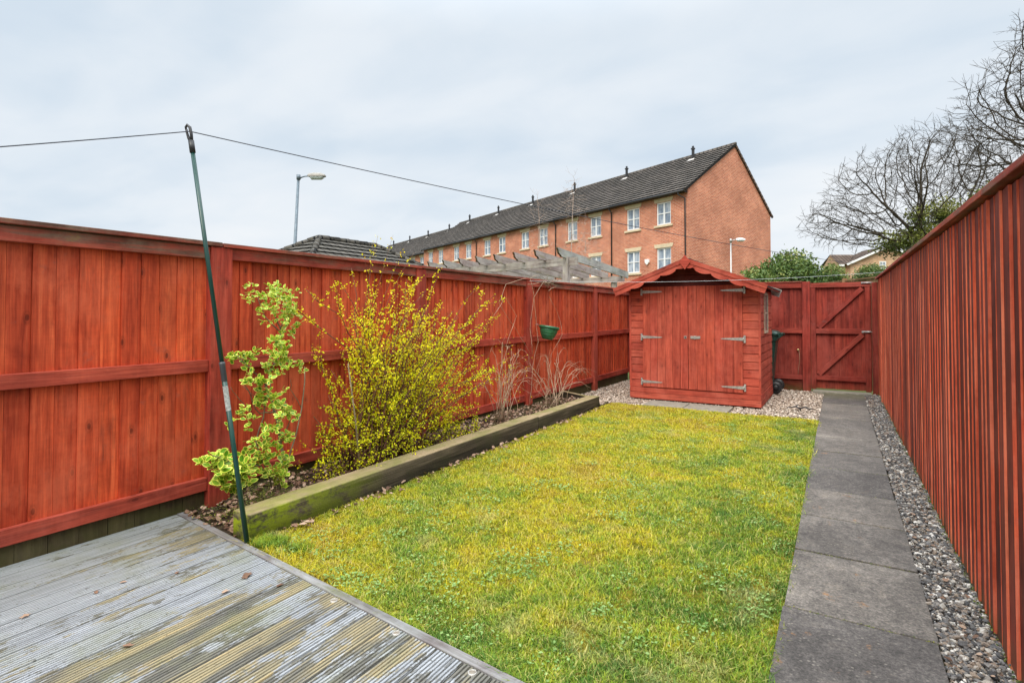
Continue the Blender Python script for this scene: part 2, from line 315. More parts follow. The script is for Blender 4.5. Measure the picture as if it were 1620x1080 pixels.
def plain(name, col, rough=0.5, metal=0.0, spec=0.5, var=0.25, nscale=12.0, bump=0.1):
    m_, t = mat(name); P = t.obj()
    n = t.noise(P, nscale, 5, 0.65)
    c = t.ramp(n, [(0.3, tuple(a * (1 - var) for a in col)), (0.7, tuple(min(1, a * (1 + var)) for a in col))])
    finish(t, c, rough, n, bump, 0.002, spec, metal)
plain('galvanised_steel', (0.42, 0.40, 0.38), 0.45, 0.6, 0.5, 0.35, 40)
plain('lamp_post_paint', (0.14, 0.18, 0.215), 0.5, 0.3)
plain('lamp_housing', (0.27, 0.25, 0.22), 0.5)
plain('lamp_lens', (0.55, 0.60, 0.62), 0.15)
plain('white_upvc', (0.78, 0.78, 0.78), 0.35, var=0.05)
plain('stone_lintel', (0.62, 0.50, 0.34), 0.8, var=0.15, nscale=5)
plain('black_plastic', (0.025, 0.025, 0.028), 0.45)
plain('green_plastic', (0.009, 0.055, 0.042), 0.4, var=0.15)
plain('pot_green', (0.02, 0.12, 0.055), 0.35, var=0.3)
plain('prop_green', (0.007, 0.05, 0.04), 0.35, var=0.15)
plain('prop_sleeve', (0.045, 0.05, 0.055), 0.4)
plain('label_paper', (0.34, 0.36, 0.34), 0.6, var=0.5, nscale=70)
plain('dark_line', (0.03, 0.035, 0.05), 0.6)
plain('pale_line', (0.52, 0.56, 0.58), 0.6)
plain('roof_felt', (0.05, 0.05, 0.05), 0.9, var=0.3, nscale=40)
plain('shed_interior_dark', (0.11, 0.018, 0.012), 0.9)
plain('brass', (0.5, 0.38, 0.16), 0.4, 0.8)
plain('string', (0.3, 0.2, 0.12), 0.9)
plain('lead_flashing', (0.50, 0.47, 0.44), 0.6)
plain('threshold_stone', (0.24, 0.225, 0.18), 0.85, var=0.35, nscale=9)
plain('light_ring', (0.42, 0.41, 0.38), 0.4, 0.3)
plain('light_lens', (0.22, 0.19, 0.15), 0.3)
plain('window_sill_timber', (0.46, 0.36, 0.26), 0.7)

m_, t = mat('window_pane')
P = t.pos()
n = t.noise(t.map(P, (2.2, 2.2, 1.1)), 1.3, 3, 0.5)
c = t.ramp(n, [(0.35, (0.13, 0.17, 0.23)), (0.5, (0.24, 0.29, 0.36)), (0.62, (0.40, 0.44, 0.50))])
finish(t, c, 0.06, None, spec=0.6)
m_, t = mat('shed_pane')
finish(t, (0.10, 0.12, 0.13), 0.05, None, spec=0.8)

def brick(name, c1, c2, mortar, bw=0.225, bh=0.075):
    m_, t = mat(name)
    O = t.obj(); x, y, z = t.sep(O)
    v = t.comb(t.m('ADD', x, y), z, 0.0)
    bt = t.n('TexBrick', {'Vector': v, 'Color1': (*c1, 1), 'Color2': (*c2, 1), 'Mortar': (*mortar, 1), 'Scale': 1.0,
                          'Mortar Size': 0.011, 'Mortar Smooth': 0.1, 'Bias': 0.0, 'Brick Width': bw, 'Row Height': bh})
    n = t.noise(v, 0.7, 5, 0.6); n2 = t.noise(v, 9.0, 4, 0.7)
    col = t.mix(0.8, bt.outputs[0], t.ramp(n, [(0.32, (0.68, 0.64, 0.64)), (0.66, (1.2, 1.2, 1.2))]), 'MULTIPLY')
    col = t.mix(0.6, col, t.ramp(n2, [(0.3, (0.65, 0.63, 0.62)), (0.7, (1.25, 1.25, 1.25))]), 'MULTIPLY')
    finish(t, col, 0.85, bt.outputs['Fac'], -0.3, 0.01, 0.2)
brick('red_brick', (0.46, 0.125, 0.062), (0.60, 0.205, 0.105), (0.60, 0.40, 0.30))
brick('buff_brick', (0.50, 0.28, 0.15), (0.62, 0.40, 0.23), (0.50, 0.40, 0.30))

def tile(name, c0, c1, tw=0.3, moss=0.25):
    m_, t = mat(name)
    O = t.obj(); r = t.attr('rnd'); lc = t.attr('lc', True)
    x, y, z = t.sep(lc)
    bt = t.n('TexBrick', {'Vector': t.comb(x, y, 0.0), 'Color1': (*c0, 1), 'Color2': (*c1, 1), 'Mortar': (0.012, 0.012, 0.013, 1), 'Scale': 1.0,
                          'Mortar Size': 0.032, 'Brick Width': tw, 'Row Height': 0.3, 'Bias': 0.0})  # dark tile joints, widened to paint the shadow under each course step
    n = t.noise(O, 0.6, 6, 0.7); n2 = t.noise(O, 14.0, 4, 0.7)
    col = t.mix(0.8, bt.outputs[0], t.ramp(n, [(0.3, (0.7, 0.7, 0.7)), (0.7, (1.3, 1.25, 1.2))]), 'MULTIPLY')
    col = t.mix(t.m('MULTIPLY', t.ramp(n2, [(0.55, 0.0), (0.7, 1.0)]), moss), col, (0.16, 0.15, 0.10))
    finish(t, col, 0.85, n2, 0.2, 0.01, 0.2)
tile('grey_roof_tile', (0.085, 0.075, 0.066), (0.15, 0.132, 0.118))
tile('garage_roof_tile', (0.07, 0.066, 0.058), (0.115, 0.108, 0.095), 0.35, 0.6)
tile('brown_roof_tile', (0.10, 0.07, 0.055), (0.16, 0.115, 0.09), 0.3, 0.3)

# ------------------------------------------------------------------ object helpers
def tag(o, label=None, cat=None, group=None, kind=None):
    if label: o['label'] = label
    if cat: o['category'] = cat
    if group: o['group'] = group
    if kind: o['kind'] = kind
    return o
def empty(name, loc, label, cat, group=None, rz=0.0):
    o = bpy.data.objects.new(name, None); COL.objects.link(o); o.location = loc; o.rotation_euler = (0, 0, rz)
    o.empty_display_size = 0.2
    return tag(o, label, cat, group)
def wloc(p):
    v = Vector((0, 0, 0))
    while p is not None: v += p.location; p = p.parent
    return v
def copy_tree(o, parent=None):
    c = o.copy(); COL.objects.link(c); c.parent = parent
    for ch in list(o.children): copy_tree(ch, c)
    return c

class MB:
    """collects shapes; each face carries 'rnd', each vertex a grain coordinate 'lc' (length axis first)"""
    def __init__(s): s.v = []; s.f = []; s.mi = []; s.r = []; s.lc = []; s.sm = []
    def add(s, vs, fs, mi=0, rnd=None, lc=None, smooth=False):
        b = len(s.v); s.v += [tuple(v) for v in vs]
        if rnd is None: rnd = random.random()
        off = Vector((random.uniform(0, 40), random.uniform(0, 40), random.uniform(0, 40)))
        if lc is None: s.lc += [tuple(Vector(v) + off) for v in vs]
        else: s.lc += [tuple(Vector(q) + off) for q in lc]
        for f in fs: s.f.append(tuple(b + i for i in f)); s.mi.append(mi); s.r.append(rnd); s.sm.append(smooth)
        return s
    def obox(s, c, ex, ey, ez, mi=0, rnd=None, taper=1.0):
        """oriented box: centre, three half-extent vectors; ex is the grain axis"""
        c, ex, ey, ez = Vector(c), Vector(ex), Vector(ey), Vector(ez)
        vs = []; lc = []
        lx, ly, lz = ex.length, ey.length, ez.length
        for a in (-1, 1):
            for b_ in (-1, 1):
                for d_ in (-1, 1):
                    k = taper if a > 0 else 1.0
                    vs.append(c + ex * a + ey * b_ * k + ez * d_ * k); lc.append((a * lx, b_ * ly, d_ * lz))
        fs = [(0, 1, 3, 2), (4, 6, 7, 5), (0, 4, 5, 1), (2, 3, 7, 6), (0, 2, 6, 4), (1, 5, 7, 3)]
        if ex.cross(ey).dot(ez) < 0: fs = [tuple(reversed(f)) for f in fs]
        return s.add(vs, fs, mi, rnd, lc)
    def box(s, x0, x1, y0, y1, z0, z1, grain='z', mi=0, rnd=None):
        c = ((x0 + x1) / 2, (y0 + y1) / 2, (z0 + z1) / 2)
        E = {'x': Vector(((x1 - x0) / 2, 0, 0)), 'y': Vector((0, (y1 - y0) / 2, 0)), 'z': Vector((0, 0, (z1 - z0) / 2))}
        o = {'x': 'xyz', 'y': 'yzx', 'z': 'zxy'}[grain]
        return s.obox(c, E[o[0]], E[o[1]], E[o[2]], mi, rnd)
    def beam(s, p0, p1, wd, ht, up=(0, 0, 1), mi=0, rnd=None):
        p0, p1 = Vector(p0), Vector(p1); d = (p1 - p0); L = d.length; d.normalize()
        sd_ = d.cross(Vector(up)).normalized(); u2 = sd_.cross(d).normalized()
        return s.obox((p0 + p1) / 2, d * L / 2, sd_ * wd / 2, u2 * ht / 2, mi, rnd)
    def tube(s, pts, rad, n=6, mi=0, rnd=None, caps=True, smooth=True):
        pts = [Vector(p) for p in pts]; vs = []; lc = []; L = 0
        if isinstance(rad, (int, float)): rad = [rad] * len(pts)
        d0 = (pts[1] - pts[0]).normalized()
        a = Vector((0, 0, 1)) if abs(d0.z) < 0.9 else Vector((1, 0, 0))
        u = d0.cross(a).normalized()
        for i, p in enumerate(pts):
            d = (pts[min(i + 1, len(pts) - 1)] - pts[max(i - 1, 0)])
            if d.length < 1e-9: d = d0.copy()
            d.normalize(); u = (u - d * u.dot(d)).normalized(); v = d.cross(u)
            if i: L += (p - pts[i - 1]).length
            for k in range(n):
                th = 2 * pi * k / n
                vs.append(p + (u * cos(th) + v * sin(th)) * rad[i]); lc.append((L, rad[i] * cos(th), rad[i] * sin(th)))
        fs = []
        for i in range(len(pts) - 1):
            for k in range(n):
                k2 = (k + 1) % n; fs.append((i * n + k, i * n + k2, (i + 1) * n + k2, (i + 1) * n + k))
        if caps:
            fs.append(tuple(reversed(range(n)))); b = (len(pts) - 1) * n; fs.append(tuple(b + k for k in range(n)))
        return s.add(vs, fs, mi, rnd, lc, smooth)
    def lathe(s, c, prof, n=24, mi=0, axis=(0, 0, 1), rnd=None, smooth=True):
        ax = Vector(axis).normalized(); a = Vector((1, 0, 0)) if abs(ax.x) < 0.9 else Vector((0, 1, 0))
        u = ax.cross(a).normalized(); v = ax.cross(u); vs = []
        for (r, h) in prof:
            for k in range(n):
                th = 2 * pi * k / n; vs.append(Vector(c) + ax * h + (u * cos(th) + v * sin(th)) * r)
        fs = []
        for i in range(len(prof) - 1):
            for k in range(n):
                k2 = (k + 1) % n; fs.append((i * n + k, i * n + k2, (i + 1) * n + k2, (i + 1) * n + k))
        return s.add(vs, fs, mi, rnd, None, smooth)
    def prism(s, poly, o, ux, uy, th, mi=0, rnd=None):
        """flat polygon poly in plane (o,ux,uy) extruded by vector th"""
        o, ux, uy, th = Vector(o), Vector(ux), Vector(uy), Vector(th); n = len(poly)
        vs = [o + ux * a + uy * b_ for a, b_ in poly] + [o + ux * a + uy * b_ + th for a, b_ in poly]
        lc = [(a, b_, 0) for a, b_ in poly] + [(a, b_, th.length) for a, b_ in poly]
        fs = [tuple(range(n)), tuple(reversed(range(n, 2 * n)))] + [(i, i + n, (i + 1) % n + n, (i + 1) % n) for i in range(n)]
        if ux.cross(uy).dot(th) > 0: fs = [tuple(reversed(f)) for f in fs]
        return s.add(vs, fs, mi, rnd, lc)
    def build(s, name, mats, parent=None, world=True, loc=None, bevel=0.0):
        if isinstance(mats, str): mats = [mats]
        off = Vector((0, 0, 0))
        if world and parent is not None: off = wloc(parent)
        if loc is not None: off = off + Vector(loc) if parent is None else off
        me = bpy.data.meshes.new(name)
        me.from_pydata([tuple(Vector(v) - off) for v in s.v] if off.length else s.v, [], s.f)
        for m_ in mats: me.materials.append(MATS[m_])
        me.polygons.foreach_set('material_index', s.mi)
        me.polygons.foreach_set('use_smooth', s.sm)
        at = me.attributes.new('rnd', 'FLOAT', 'FACE'); at.data.foreach_set('value', s.r)
        at = me.attributes.new('lc', 'FLOAT_VECTOR', 'POINT'); at.data.foreach_set('vector', [c for q in s.lc for c in q])
        me.update()
        o = bpy.data.objects.new(name, me); COL.objects.link(o)
        if parent is not None: o.parent = parent
        elif loc is not None: o.location = loc
        if bevel > 0:
            b_ = o.modifiers.new('bevel', 'BEVEL'); b_.width = bevel; b_.segments = 2; b_.limit_method = 'ANGLE'; b_.angle_limit = radians(40)
        return o

def np_obj(name, V, F, R, mats, parent=None, mi=None, smooth=False, loc=None):
    """V (N,3), F (M,k), R (M,) -> mesh object"""
    V = np.asarray(V, dtype=np.float32)
    if parent is not None: V = V - np.array(wloc(parent), dtype=np.float32)
    elif loc is not None: V = V - np.array(loc, dtype=np.float32)
    F = np.asarray(F, dtype=np.int32); M, k = F.shape
    me = bpy.data.meshes.new(name)
    me.vertices.add(len(V)); me.vertices.foreach_set('co', V.ravel())
    me.loops.add(M * k); me.loops.foreach_set('vertex_index', F.ravel())
    me.polygons.add(M); me.polygons.foreach_set('loop_start', np.arange(0, M * k, k, dtype=np.int32))
    for m_ in ([mats] if isinstance(mats, str) else mats): me.materials.append(MATS[m_])
    if mi is not None: me.polygons.foreach_set('material_index', np.asarray(mi, dtype=np.int32))
    me.polygons.foreach_set('use_smooth', np.full(M, smooth))
    me.update(calc_edges=True)
    at = me.attributes.new('rnd', 'FLOAT', 'FACE'); at.data.foreach_set('value', np.asarray(R, dtype=np.float32))
    me.validate()
    o = bpy.data.objects.new(name, me); COL.objects.link(o)
    if parent is not None: o.parent = parent
    elif loc is not None: o.location = loc
    return o

def rand_rot(n, tilt=None):
    """random rotation matrices (n,3,3); tilt limits the angle from +Z"""
    a = RNG.uniform(0, 2 * pi, n)
    tl = np.arccos(RNG.uniform(-1, 1, n)) if tilt is None else RNG.uniform(0, 1, n) ** 0.7 * tilt
    b = RNG.uniform(0, 2 * pi, n); sp = RNG.uniform(0, 2 * pi, n)
    def rz(t_):
        m_ = np.zeros((n, 3, 3)); c, s_ = np.cos(t_), np.sin(t_)
        m_[:, 0, 0] = c; m_[:, 0, 1] = -s_; m_[:, 1, 0] = s_; m_[:, 1, 1] = c; m_[:, 2, 2] = 1; return m_
    m2 = np.zeros((n, 3, 3)); c, s_ = np.cos(tl), np.sin(tl)
    m2[:, 0, 0] = c; m2[:, 0, 2] = s_; m2[:, 1, 1] = 1; m2[:, 2, 0] = -s_; m2[:, 2, 2] = c
    return rz(a) @ m2 @ rz(sp)

# leaf templates
LEAF4 = (np.array([(0, 0, 0), (0.5, -0.32, 0.10), (1, 0, 0.0), (0.5, 0.32, 0.10)]), np.array([(0, 1, 2), (0, 2, 3)]))
def scatter(name, tmpl, P, size, R, mat_, rot, parent=None, loc=None, jitter=0.0, percopy=True):
    V0, F0 = tmpl; n = len(P); k = len(V0)
    V = np.einsum('nij,kj->nki', rot, V0) * np.asarray(size)[:, None, None] + np.asarray(P)[:, None, :]
    F = (F0[None, :, :] + (np.arange(n) * k)[:, None, None]).reshape(-1, F0.shape[1])
    return np_obj(name, V.reshape(-1, 3), F, np.repeat(R, len(F0)), mat_, parent, loc=loc)

# ================================================================== GROUND
b = MB(); b.add([(-900, -900, -0.06), (900, -900, -0.06), (900, 900, -0.06), (-900, 900, -0.06)], [(0, 1, 2, 3)])
tag(b.build('ground', 'ground_outside'), kind='structure')

FX = -3.93   # face of the left fence boards
RX = 0.575   # face of the right fence boards
def grid_sheet(name, x0, x1, y0, y1, zf, mat_, step=0.08):
    nx = max(2, int((x1 - x0) / step)); ny = max(2, int((y1 - y0) / step)); vs = []; fs = []
    for j in range(ny + 1):
        for i in range(nx + 1):
            X = x0 + (x1 - x0) * i / nx; Y = y0 + (y1 - y0) * j / ny; vs.append((X, Y, zf(X, Y)))
    for j in range(ny):
        for i in range(nx):
            a = j * (nx + 1) + i; fs.append((a, a + 1, a + nx + 2, a + nx + 1))
    m_ = MB(); m_.add(vs, fs, smooth=True); return tag(m_.build(name, mat_), kind='structure')
def nz(X, Y, s=1.0): return mnoise.noise(Vector((X * s, Y * s, 0.3)))
# the straight far edge of the deck
DE = lambda X: 2.067 + (X + 3.98) * (1.785 - 2.067) / (2.92)
lawn = grid_sheet('lawn', -3.12, -0.22, 1.70, 8.26, lambda X, Y: -0.012 + 0.012 * nz(X, Y, 1.6) + 0.004 * nz(X, Y, 9), 'lawn_moss')
bed = grid_sheet('soil_bed', -3.96, -3.16, 2.3, 8.2, lambda X, Y: 0.075 + 0.035 * nz(X, Y, 3) + 0.012 * nz(X, Y, 14) - (0.09 if Y > 7.8 else 0) - max(0, 2.75 - Y) * 0.1, 'soil', 0.05)
corner = grid_sheet('soil_corner', -3.96, -3.10, 1.6, 2.32, lambda X, Y: 0.0 + 0.02 * nz(X, Y, 5) + 0.03 * max(0, Y - 2.0), 'soil', 0.05)
gravel_base = grid_sheet('gravel_bed', -3.99, -0.20, 8.0, 11.4, lambda X, Y: -0.035 + 0.008 * nz(X, Y, 4) - (0.03 if Y < 8.14 + 0.05 * nz(X, 0, 5) else 0), 'soil', 0.1)
strip_base = grid_sheet('gravel_strip_bed', 0.33, 0.66, -1.5, 11.4, lambda X, Y: -0.025, 'soil', 0.3)

# ------------------------------------------------------------------ path
joints = [-1.5, -0.75, 0.0, 0.75, 1.45, 2.17, 2.92, 3.655, 4.30, 4.97, 5.69, 6.38, 7.07, 7.75, 8.43, 9.12, 9.8, 10.45, 11.05]
m_ = MB()
for j in range(len(joints) - 1):
    g = 0.008 if j % 2 == 0 else 0.004
    sk = random.uniform(-0.004, 0.004); zt = random.uniform(-0.003, 0.003)
    m_.box(-0.245 + sk, 0.345 + sk, joints[j] + g, joints[j + 1] - g, -0.05, 0.004 + zt, 'y')
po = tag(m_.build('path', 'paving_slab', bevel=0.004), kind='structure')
m_ = MB(); m_.box(-0.243, 0.343, -1.5, 11.0, -0.05, -0.012); tag(m_.build('path_bedding', 'lawn_moss'), kind='structure')
m_ = MB(); m_.box(-0.42, 0.46, 11.06, 11.30, -0.05, 0.022, 'x')
tag(m_.build('doorstep', 'threshold_stone', bevel=0.006), kind='structure')
m_ = MB()
m_.box(-2.62, -2.02, 8.22, 8.72, -0.04, 0.0, 'x'); m_.box(-2.008, -1.38, 8.15, 8.70, -0.04, -0.002, 'x')
tag(m_.build('paving', 'threshold_stone', bevel=0.005), kind='structure')

# ------------------------------------------------------------------ deck
bd = Vector((0.0, 1.0)); bn = Vector((1.0, 0.0))      # board direction, normal
DZ = 0.02
mslope = (1.785 - 2.067) / 2.92
def deck_ends(c):
    # points p = bn*c + bd*t ; far edge Y = DE(X)-0.045 ; near limits X=-3.9, Y=-1.4
    # Y - mslope*X = k
    k = 2.067 + 3.98 * mslope * 1.0
    k = 2.067 - mslope * (-3.98) - 0.052
    den = bd.y - mslope * bd.x; t1 = (k - (bn.y * c - mslope * bn.x * c)) / den
    t0 = -1.4
    return t0, t1
m_ = MB(); pitch = 0.1463; nrib = 8
i = 0; c0 = -1.6 - 24 * pitch - 1.2
cc = -2.457 - 10 * pitch
while cc < 0.42:
    g = 0.0035; wdt = pitch - 2 * g; prof = []
    rw = wdt / nrib
    for k in range(nrib):
        a = cc + g + k * rw
        prof += [(a + 0.0 * rw, DZ - (0.006 if k else 0.002)), (a + 0.14 * rw, DZ), (a + 0.66 * rw, DZ), (a + 0.80 * rw, DZ - 0.006)]
    prof.append((cc + g + wdt, DZ - 0.006)); prof = [(cc + g, DZ - 0.028)] + prof + [(cc + g + wdt, DZ - 0.028)]
    vs = []; lc = []; ok = True; rows = []
    for (c, zz) in prof:
        t0, t1 = deck_ends(c)
        if t1 <= t0 + 0.01: ok = False; t1 = t0 + 0.0001
        rows.append((c, zz, t0, t1))
    if any(r_[3] - r_[2] > 0.01 for r_ in rows):
        for e in (2, 3):
            for r_ in rows:
                p = bn * r_[0] + bd * r_[e]; vs.append((p.x, p.y, r_[1])); lc.append((r_[e], r_[0] - cc, r_[1]))
        n = len(rows)
        m_.add(vs, [(q, q + 1, n + q + 1, n + q) for q in range(n - 1)] + [tuple(range(n - 1, -1, -1)), tuple(range(n, 2 * n))], lc=lc)
    cc += pitch
deck = m_.build('deck', 'deck_paint'); tag(deck, kind='structure')
m_ = MB()
e0 = Vector((-3.92, DE(-3.92) - 0.024, 0)); e1 = Vector((0.55, DE(0.55) - 0.024, 0))
m_.beam(e0 + Vector((0, 0, -0.012)), e1 + Vector((0, 0, -0.012)), 0.045, 0.07)
tag(m_.build('deck_edge', 'deck_edge_timber', bevel=0.003), kind='structure')
m_ = MB(); m_.add([(-3.93, -1.4, -0.03), (0.55, -1.4, -0.03), (0.55, DE(0.55) - 0.05, -0.03), (-3.93, DE(-3.93) - 0.05, -0.03)], [(0, 1, 2, 3)])
tag(m_.build('deck_underside', 'soil'), kind='structure')
labs = ['round recessed deck light beside the lawn, farthest and grubbiest of the three', 'round recessed deck light with pale ring, middle of the three along the deck edge', 'round recessed deck light with clean pale ring, nearest to the camera']
for (X, Y), lb in zip([(-2.096, 1.807), (-1.654, 1.765), (-1.223, 1.725)], labs):
    Y -= 0.0
    m_ = MB(); m_.lathe((X, Y, DZ), [(0.0001, 0.0015), (0.012, 0.0015), (0.013, 0.001)], 20, 0)
    t_ = empty('deck_light', (X, Y, DZ), lb, 'deck light', 'round lights set in the deck')
    m_.build('lens', 'light_lens', t_)
    m_ = MB(); m_.lathe((X, Y, DZ), [(0.013, -0.004), (0.013, 0.003), (0.016, 0.0035), (0.0175, 0.001), (0.0175, -0.006)], 24, 0)
    m_.build('ring', 'light_ring', t_)

# ================================================================== FENCES
def board_run(m_, fixed, a0, a1, z0, z1, axis, wd=0.118, face=+1, thick=0.014, gap=0.002, step=0.004):
    """close-boarded panel; boards alternate a few mm in depth"""
    n = max(1, round((a1 - a0) / wd)); wv = (a1 - a0) / n
    for i in range(n):
        dz_ = random.uniform(-1, 1) * step; s0 = a0 + i * wv + random.uniform(0, .0012); s1 = a0 + (i + 1) * wv - 0.0008
        tl_ = 0.004; vs = []; lc = []; cw = (s0 + s1) / 2
        for zz in (z0, z1):
            for (sc_, fr_) in ((s0, fixed + dz_ + face * tl_), (s1, fixed + dz_ - face * tl_)):
                for dd_ in (0, -face * thick):
                    vs.append((fr_ + dd_, sc_, zz) if axis == 'y' else (sc_, fr_ + dd_, zz)); lc.append((zz, sc_ - cw, dd_))
        m_.add(vs, [(0, 1, 3, 2), (4, 6, 7, 5), (0, 4, 5, 1), (2, 3, 7, 6), (0, 2, 6, 4), (1, 5, 7, 3)], 0, None, lc)
    q0, q1 = sorted((fixed - face * (thick + 0.014), fixed - face * (thick + 0.010)))  # added backing sheet behind the boards, stops light leaking through the gaps
    if axis == 'y': m_.box(q0, q1, a0, a1, z0 + .002, z1 - .002, 'z', 0)
    else: m_.box(a0, a1, q0, q1, z0 + .002, z1 - .002, 'z', 0)

lf = empty('garden_fence', (FX, 4.6, 0), 'long red-stained fence with thick posts along the left, behind the raised bed', 'fence')
post_y = [(-2.4, -2.25), (-0.05, 0.11), (2.205, 2.365), (4.42, 4.575), (6.815, 6.975), (9.32, 9.475)]
bays = [(post_y[i][1], post_y[i + 1][0]) for i in range(5)] + [(post_y[5][1], 11.33)]
for (a, b_) in post_y:
    m_ = MB(); m_.box(FX - 0.06, FX + 0.062, a, b_, -0.1, 1.885, 'z'); m_.build('post', 'fence_rail_stain', lf, bevel=0.006)
m_ = MB(); m_.box(FX + 0.04, FX + 0.085, 11.30, 11.345, 0, 1.88, 'z'); m_.build('post', 'fence_rail_stain', lf, bevel=0.004)
for k, (a, b_) in enumerate(bays):
    m_ = MB(); board_run(m_, FX, a - 0.02, b_ + 0.02, 0.17, 1.86, 'y', 0.112, 1)
    m_.build('board_panel', 'fence_board_stain', lf)
    for nm, z0, z1, px in (('top_rail', 1.798, 1.884, 0.05), ('middle_rail', 0.985, 1.070, 0.045), ('bottom_rail', 0.135, 0.228, 0.042)):
        m_ = MB(); dzr = random.uniform(-.004, .004)
        m_.box(FX + 0.002, FX + px, a + 0.002, b_ - 0.002, z0 + dzr, z1 + dzr, 'y')
        m_.build(nm, 'fence_cap_stain' if nm == 'top_rail' else 'fence_rail_stain', lf, bevel=0.004)
    m_ = MB(); m_.box(FX - 0.055, FX + 0.075, a - 0.075, b_ + 0.075, 1.886 + (k % 2) * 0.003, 1.916 + (k % 2) * 0.003, 'y')
    m_.build('capping', 'fence_cap_stain', lf, bevel=0.004)
    m_ = MB(); ny = max(2, int((b_ - a) / 0.14)) if k < 2 else 1
    for q in range(ny):
        y0 = a + (b_ - a) * q / ny; y1 = a + (b_ - a) * (q + 1) / ny - 0.003
        m_.box(FX - 0.03, FX + 0.004 + random.uniform(-.003, .003), y0, y1, -0.06, 0.134, 'z' if ny > 1 else 'y')
    m_.build('gravel_board', 'gravel_board_wood', lf)

# right fence: overlapping feather-edge boards seen edge-on
rf = empty('garden_fence', (RX, 5, 0), 'tall dark red feather-edge fence along the right, its overlapping boards seen from the rear of the path', 'fence')
rf['label'] = 'tall dark red fence of overlapping upright boards right of the path'
rtop = lambda Y: 1.915 + 0.0095 * Y
m_ = MB(); me_ = MB(); Y = -1.8
while Y < 11.28:
    pt = 0.112 + random.uniform(-0.016, 0.016)
    if Y > 10.9: pt = min(pt, 11.3 - Y + 0.001)
    t1 = (0.0125 + random.uniform(-.005, .0035)) * (1.0 if Y < 3.6 else max(0.5, 1.0 - (Y - 3.6) * 0.2)); lean = random.uniform(-0.009, 0.009); x0 = RX + random.uniform(-.003, .003)
    zt = rtop(Y) - 0.045
    # wedge board: thick edge (toward the camera, -Y) to thin edge tucked behind the next board
    vs = []; lc = []
    for (zz, dl) in ((0.0 + random.uniform(-.02, .02), 0), (zt, lean)):
        vs += [(x0 - t1, Y + dl, zz), (x0 + 0.004, Y + dl, zz), (x0 + 0.004, Y + pt + 0.012 + dl, zz), (x0 - 0.003, Y + pt + 0.012 + dl, zz)]
        lc += [(zz, 0, 0), (zz, 0.02, 0), (zz, pt, 0.02), (zz, pt, 0)]
    b0 = len(m_.v)
    rr = random.random()
    m_.add(vs, [(0, 3, 7, 4), (2, 1, 5, 6), (3, 2, 6, 7), (4, 7, 6, 5)], 0, rr, lc)
    m_.add([vs[0], vs[1], vs[5], vs[4]], [(0, 3, 2, 1)] if False else [(0, 1, 2, 3)], 1, random.random(), [lc[0], lc[1], lc[5], lc[4]])
    Y += pt
m_.build('board_panel', ['fence_rough_stain', 'fence_lit_edge_stain'], rf)
m_ = MB()
seg = [-1.8, 0.6, 3.1, 5.5, 7.9, 10.2, 11.34]
for a, b_ in zip(seg, seg[1:]):
    m_.obox(((RX + 0.005), (a + b_) / 2, (rtop(a) + rtop(b_)) / 2 - 0.012), Vector((0, (b_ - a) / 2 - 0.002, (rtop(b_) - rtop(a)) / 2)), Vector((0, 0, 0.016)), Vector((0.042, 0, 0)))
m_.build('capping', 'fence_cap_stain', rf, bevel=0.004)
m_ = MB()
for a, b_ in zip(seg, seg[1:]):
    m_.obox(((RX + 0.035), (a + b_) / 2, (rtop(a) + rtop(b_)) / 2 - 0.06), Vector((0, (b_ - a) / 2 - 0.002, (rtop(b_) - rtop(a)) / 2)), Vector((0, 0, 0.03)), Vector((0.02, 0, 0)))
m_.build('top_rail', 'fence_rail_stain', rf)
for pz in (0.3, 1.0, 1.6):
    m_ = MB(); m_.box(RX + 0.006, RX + 0.06, -1.8, 11.3, pz, pz + 0.07, 'y'); m_.build('rear_rail', 'fence_rail_stain', rf)
for pyy in (0.6, 3.1, 5.5, 7.9, 10.2):
    m_ = MB(); m_.box(RX + 0.062, RX + 0.16, pyy - 0.05, pyy + 0.05, -0.1, rtop(pyy) - 0.05, 'z'); m_.build('post', 'fence_rail_stain', rf)
m_ = MB(); m_.box(RX - 0.026, RX - 0.004, 10.24, 10.285, 0.0, rtop(10.2) - 0.05, 'z'); m_.build('cover_strip', 'fence_lit_edge_stain', rf)

# back fence beside the gate, behind the shed
BY = 11.35
bf = empty('garden_fence', (-2.2, BY, 0), 'short red fence across the far end, between the shed and the gate', 'fence')
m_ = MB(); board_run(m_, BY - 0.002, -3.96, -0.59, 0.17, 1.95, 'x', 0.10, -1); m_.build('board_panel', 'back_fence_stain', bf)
m_ = MB(); m_.box(-0.588, -0.456, BY - 0.075, BY + 0.03, -0.1, 1.985, 'z'); m_.build('post', 'back_fence_stain', bf, bevel=0.005)
m_ = MB(); m_.box(-2.05, -1.94, BY - 0.06, BY + 0.03, -0.1, 1.96, 'z'); m_.build('post', 'back_fence_stain', bf, bevel=0.005)
for a, b_ in ((-3.86, -2.052), (-1.938, -0.59)):
    for nm, z0, z1 in (('top_rail', 1.875, 1.975), ('middle_rail', 1.035, 1.125), ('bottom_rail', 0.185, 0.265)):
        m_ = MB(); m_.box(a, b_, BY - 0.055, BY - 0.020, z0, z1, 'x'); m_.build(nm, 'back_fence_stain', bf, bevel=0.004)
    m_ = MB(); m_.box(a, b_, BY - 0.07, BY + 0.03, 1.977, 1.999, 'x'); m_.build('capping', 'fence_cap_stain', bf, bevel=0.003)
    m_ = MB(); m_.box(a, b_, BY - 0.018, BY + 0.02, -0.06, 0.168, 'x'); m_.build('gravel_board', 'fence_rough_stain', bf)
m_ = MB(); m_.lathe((-0.66, BY - 0.02, 0.73), [(0.001, 0.035), (0.018, 0.03), (0.022, 0.015), (0.012, 0.0)], 14, 0, (0, -1, 0)); k_ = m_.build('hook', 'brass', bf)
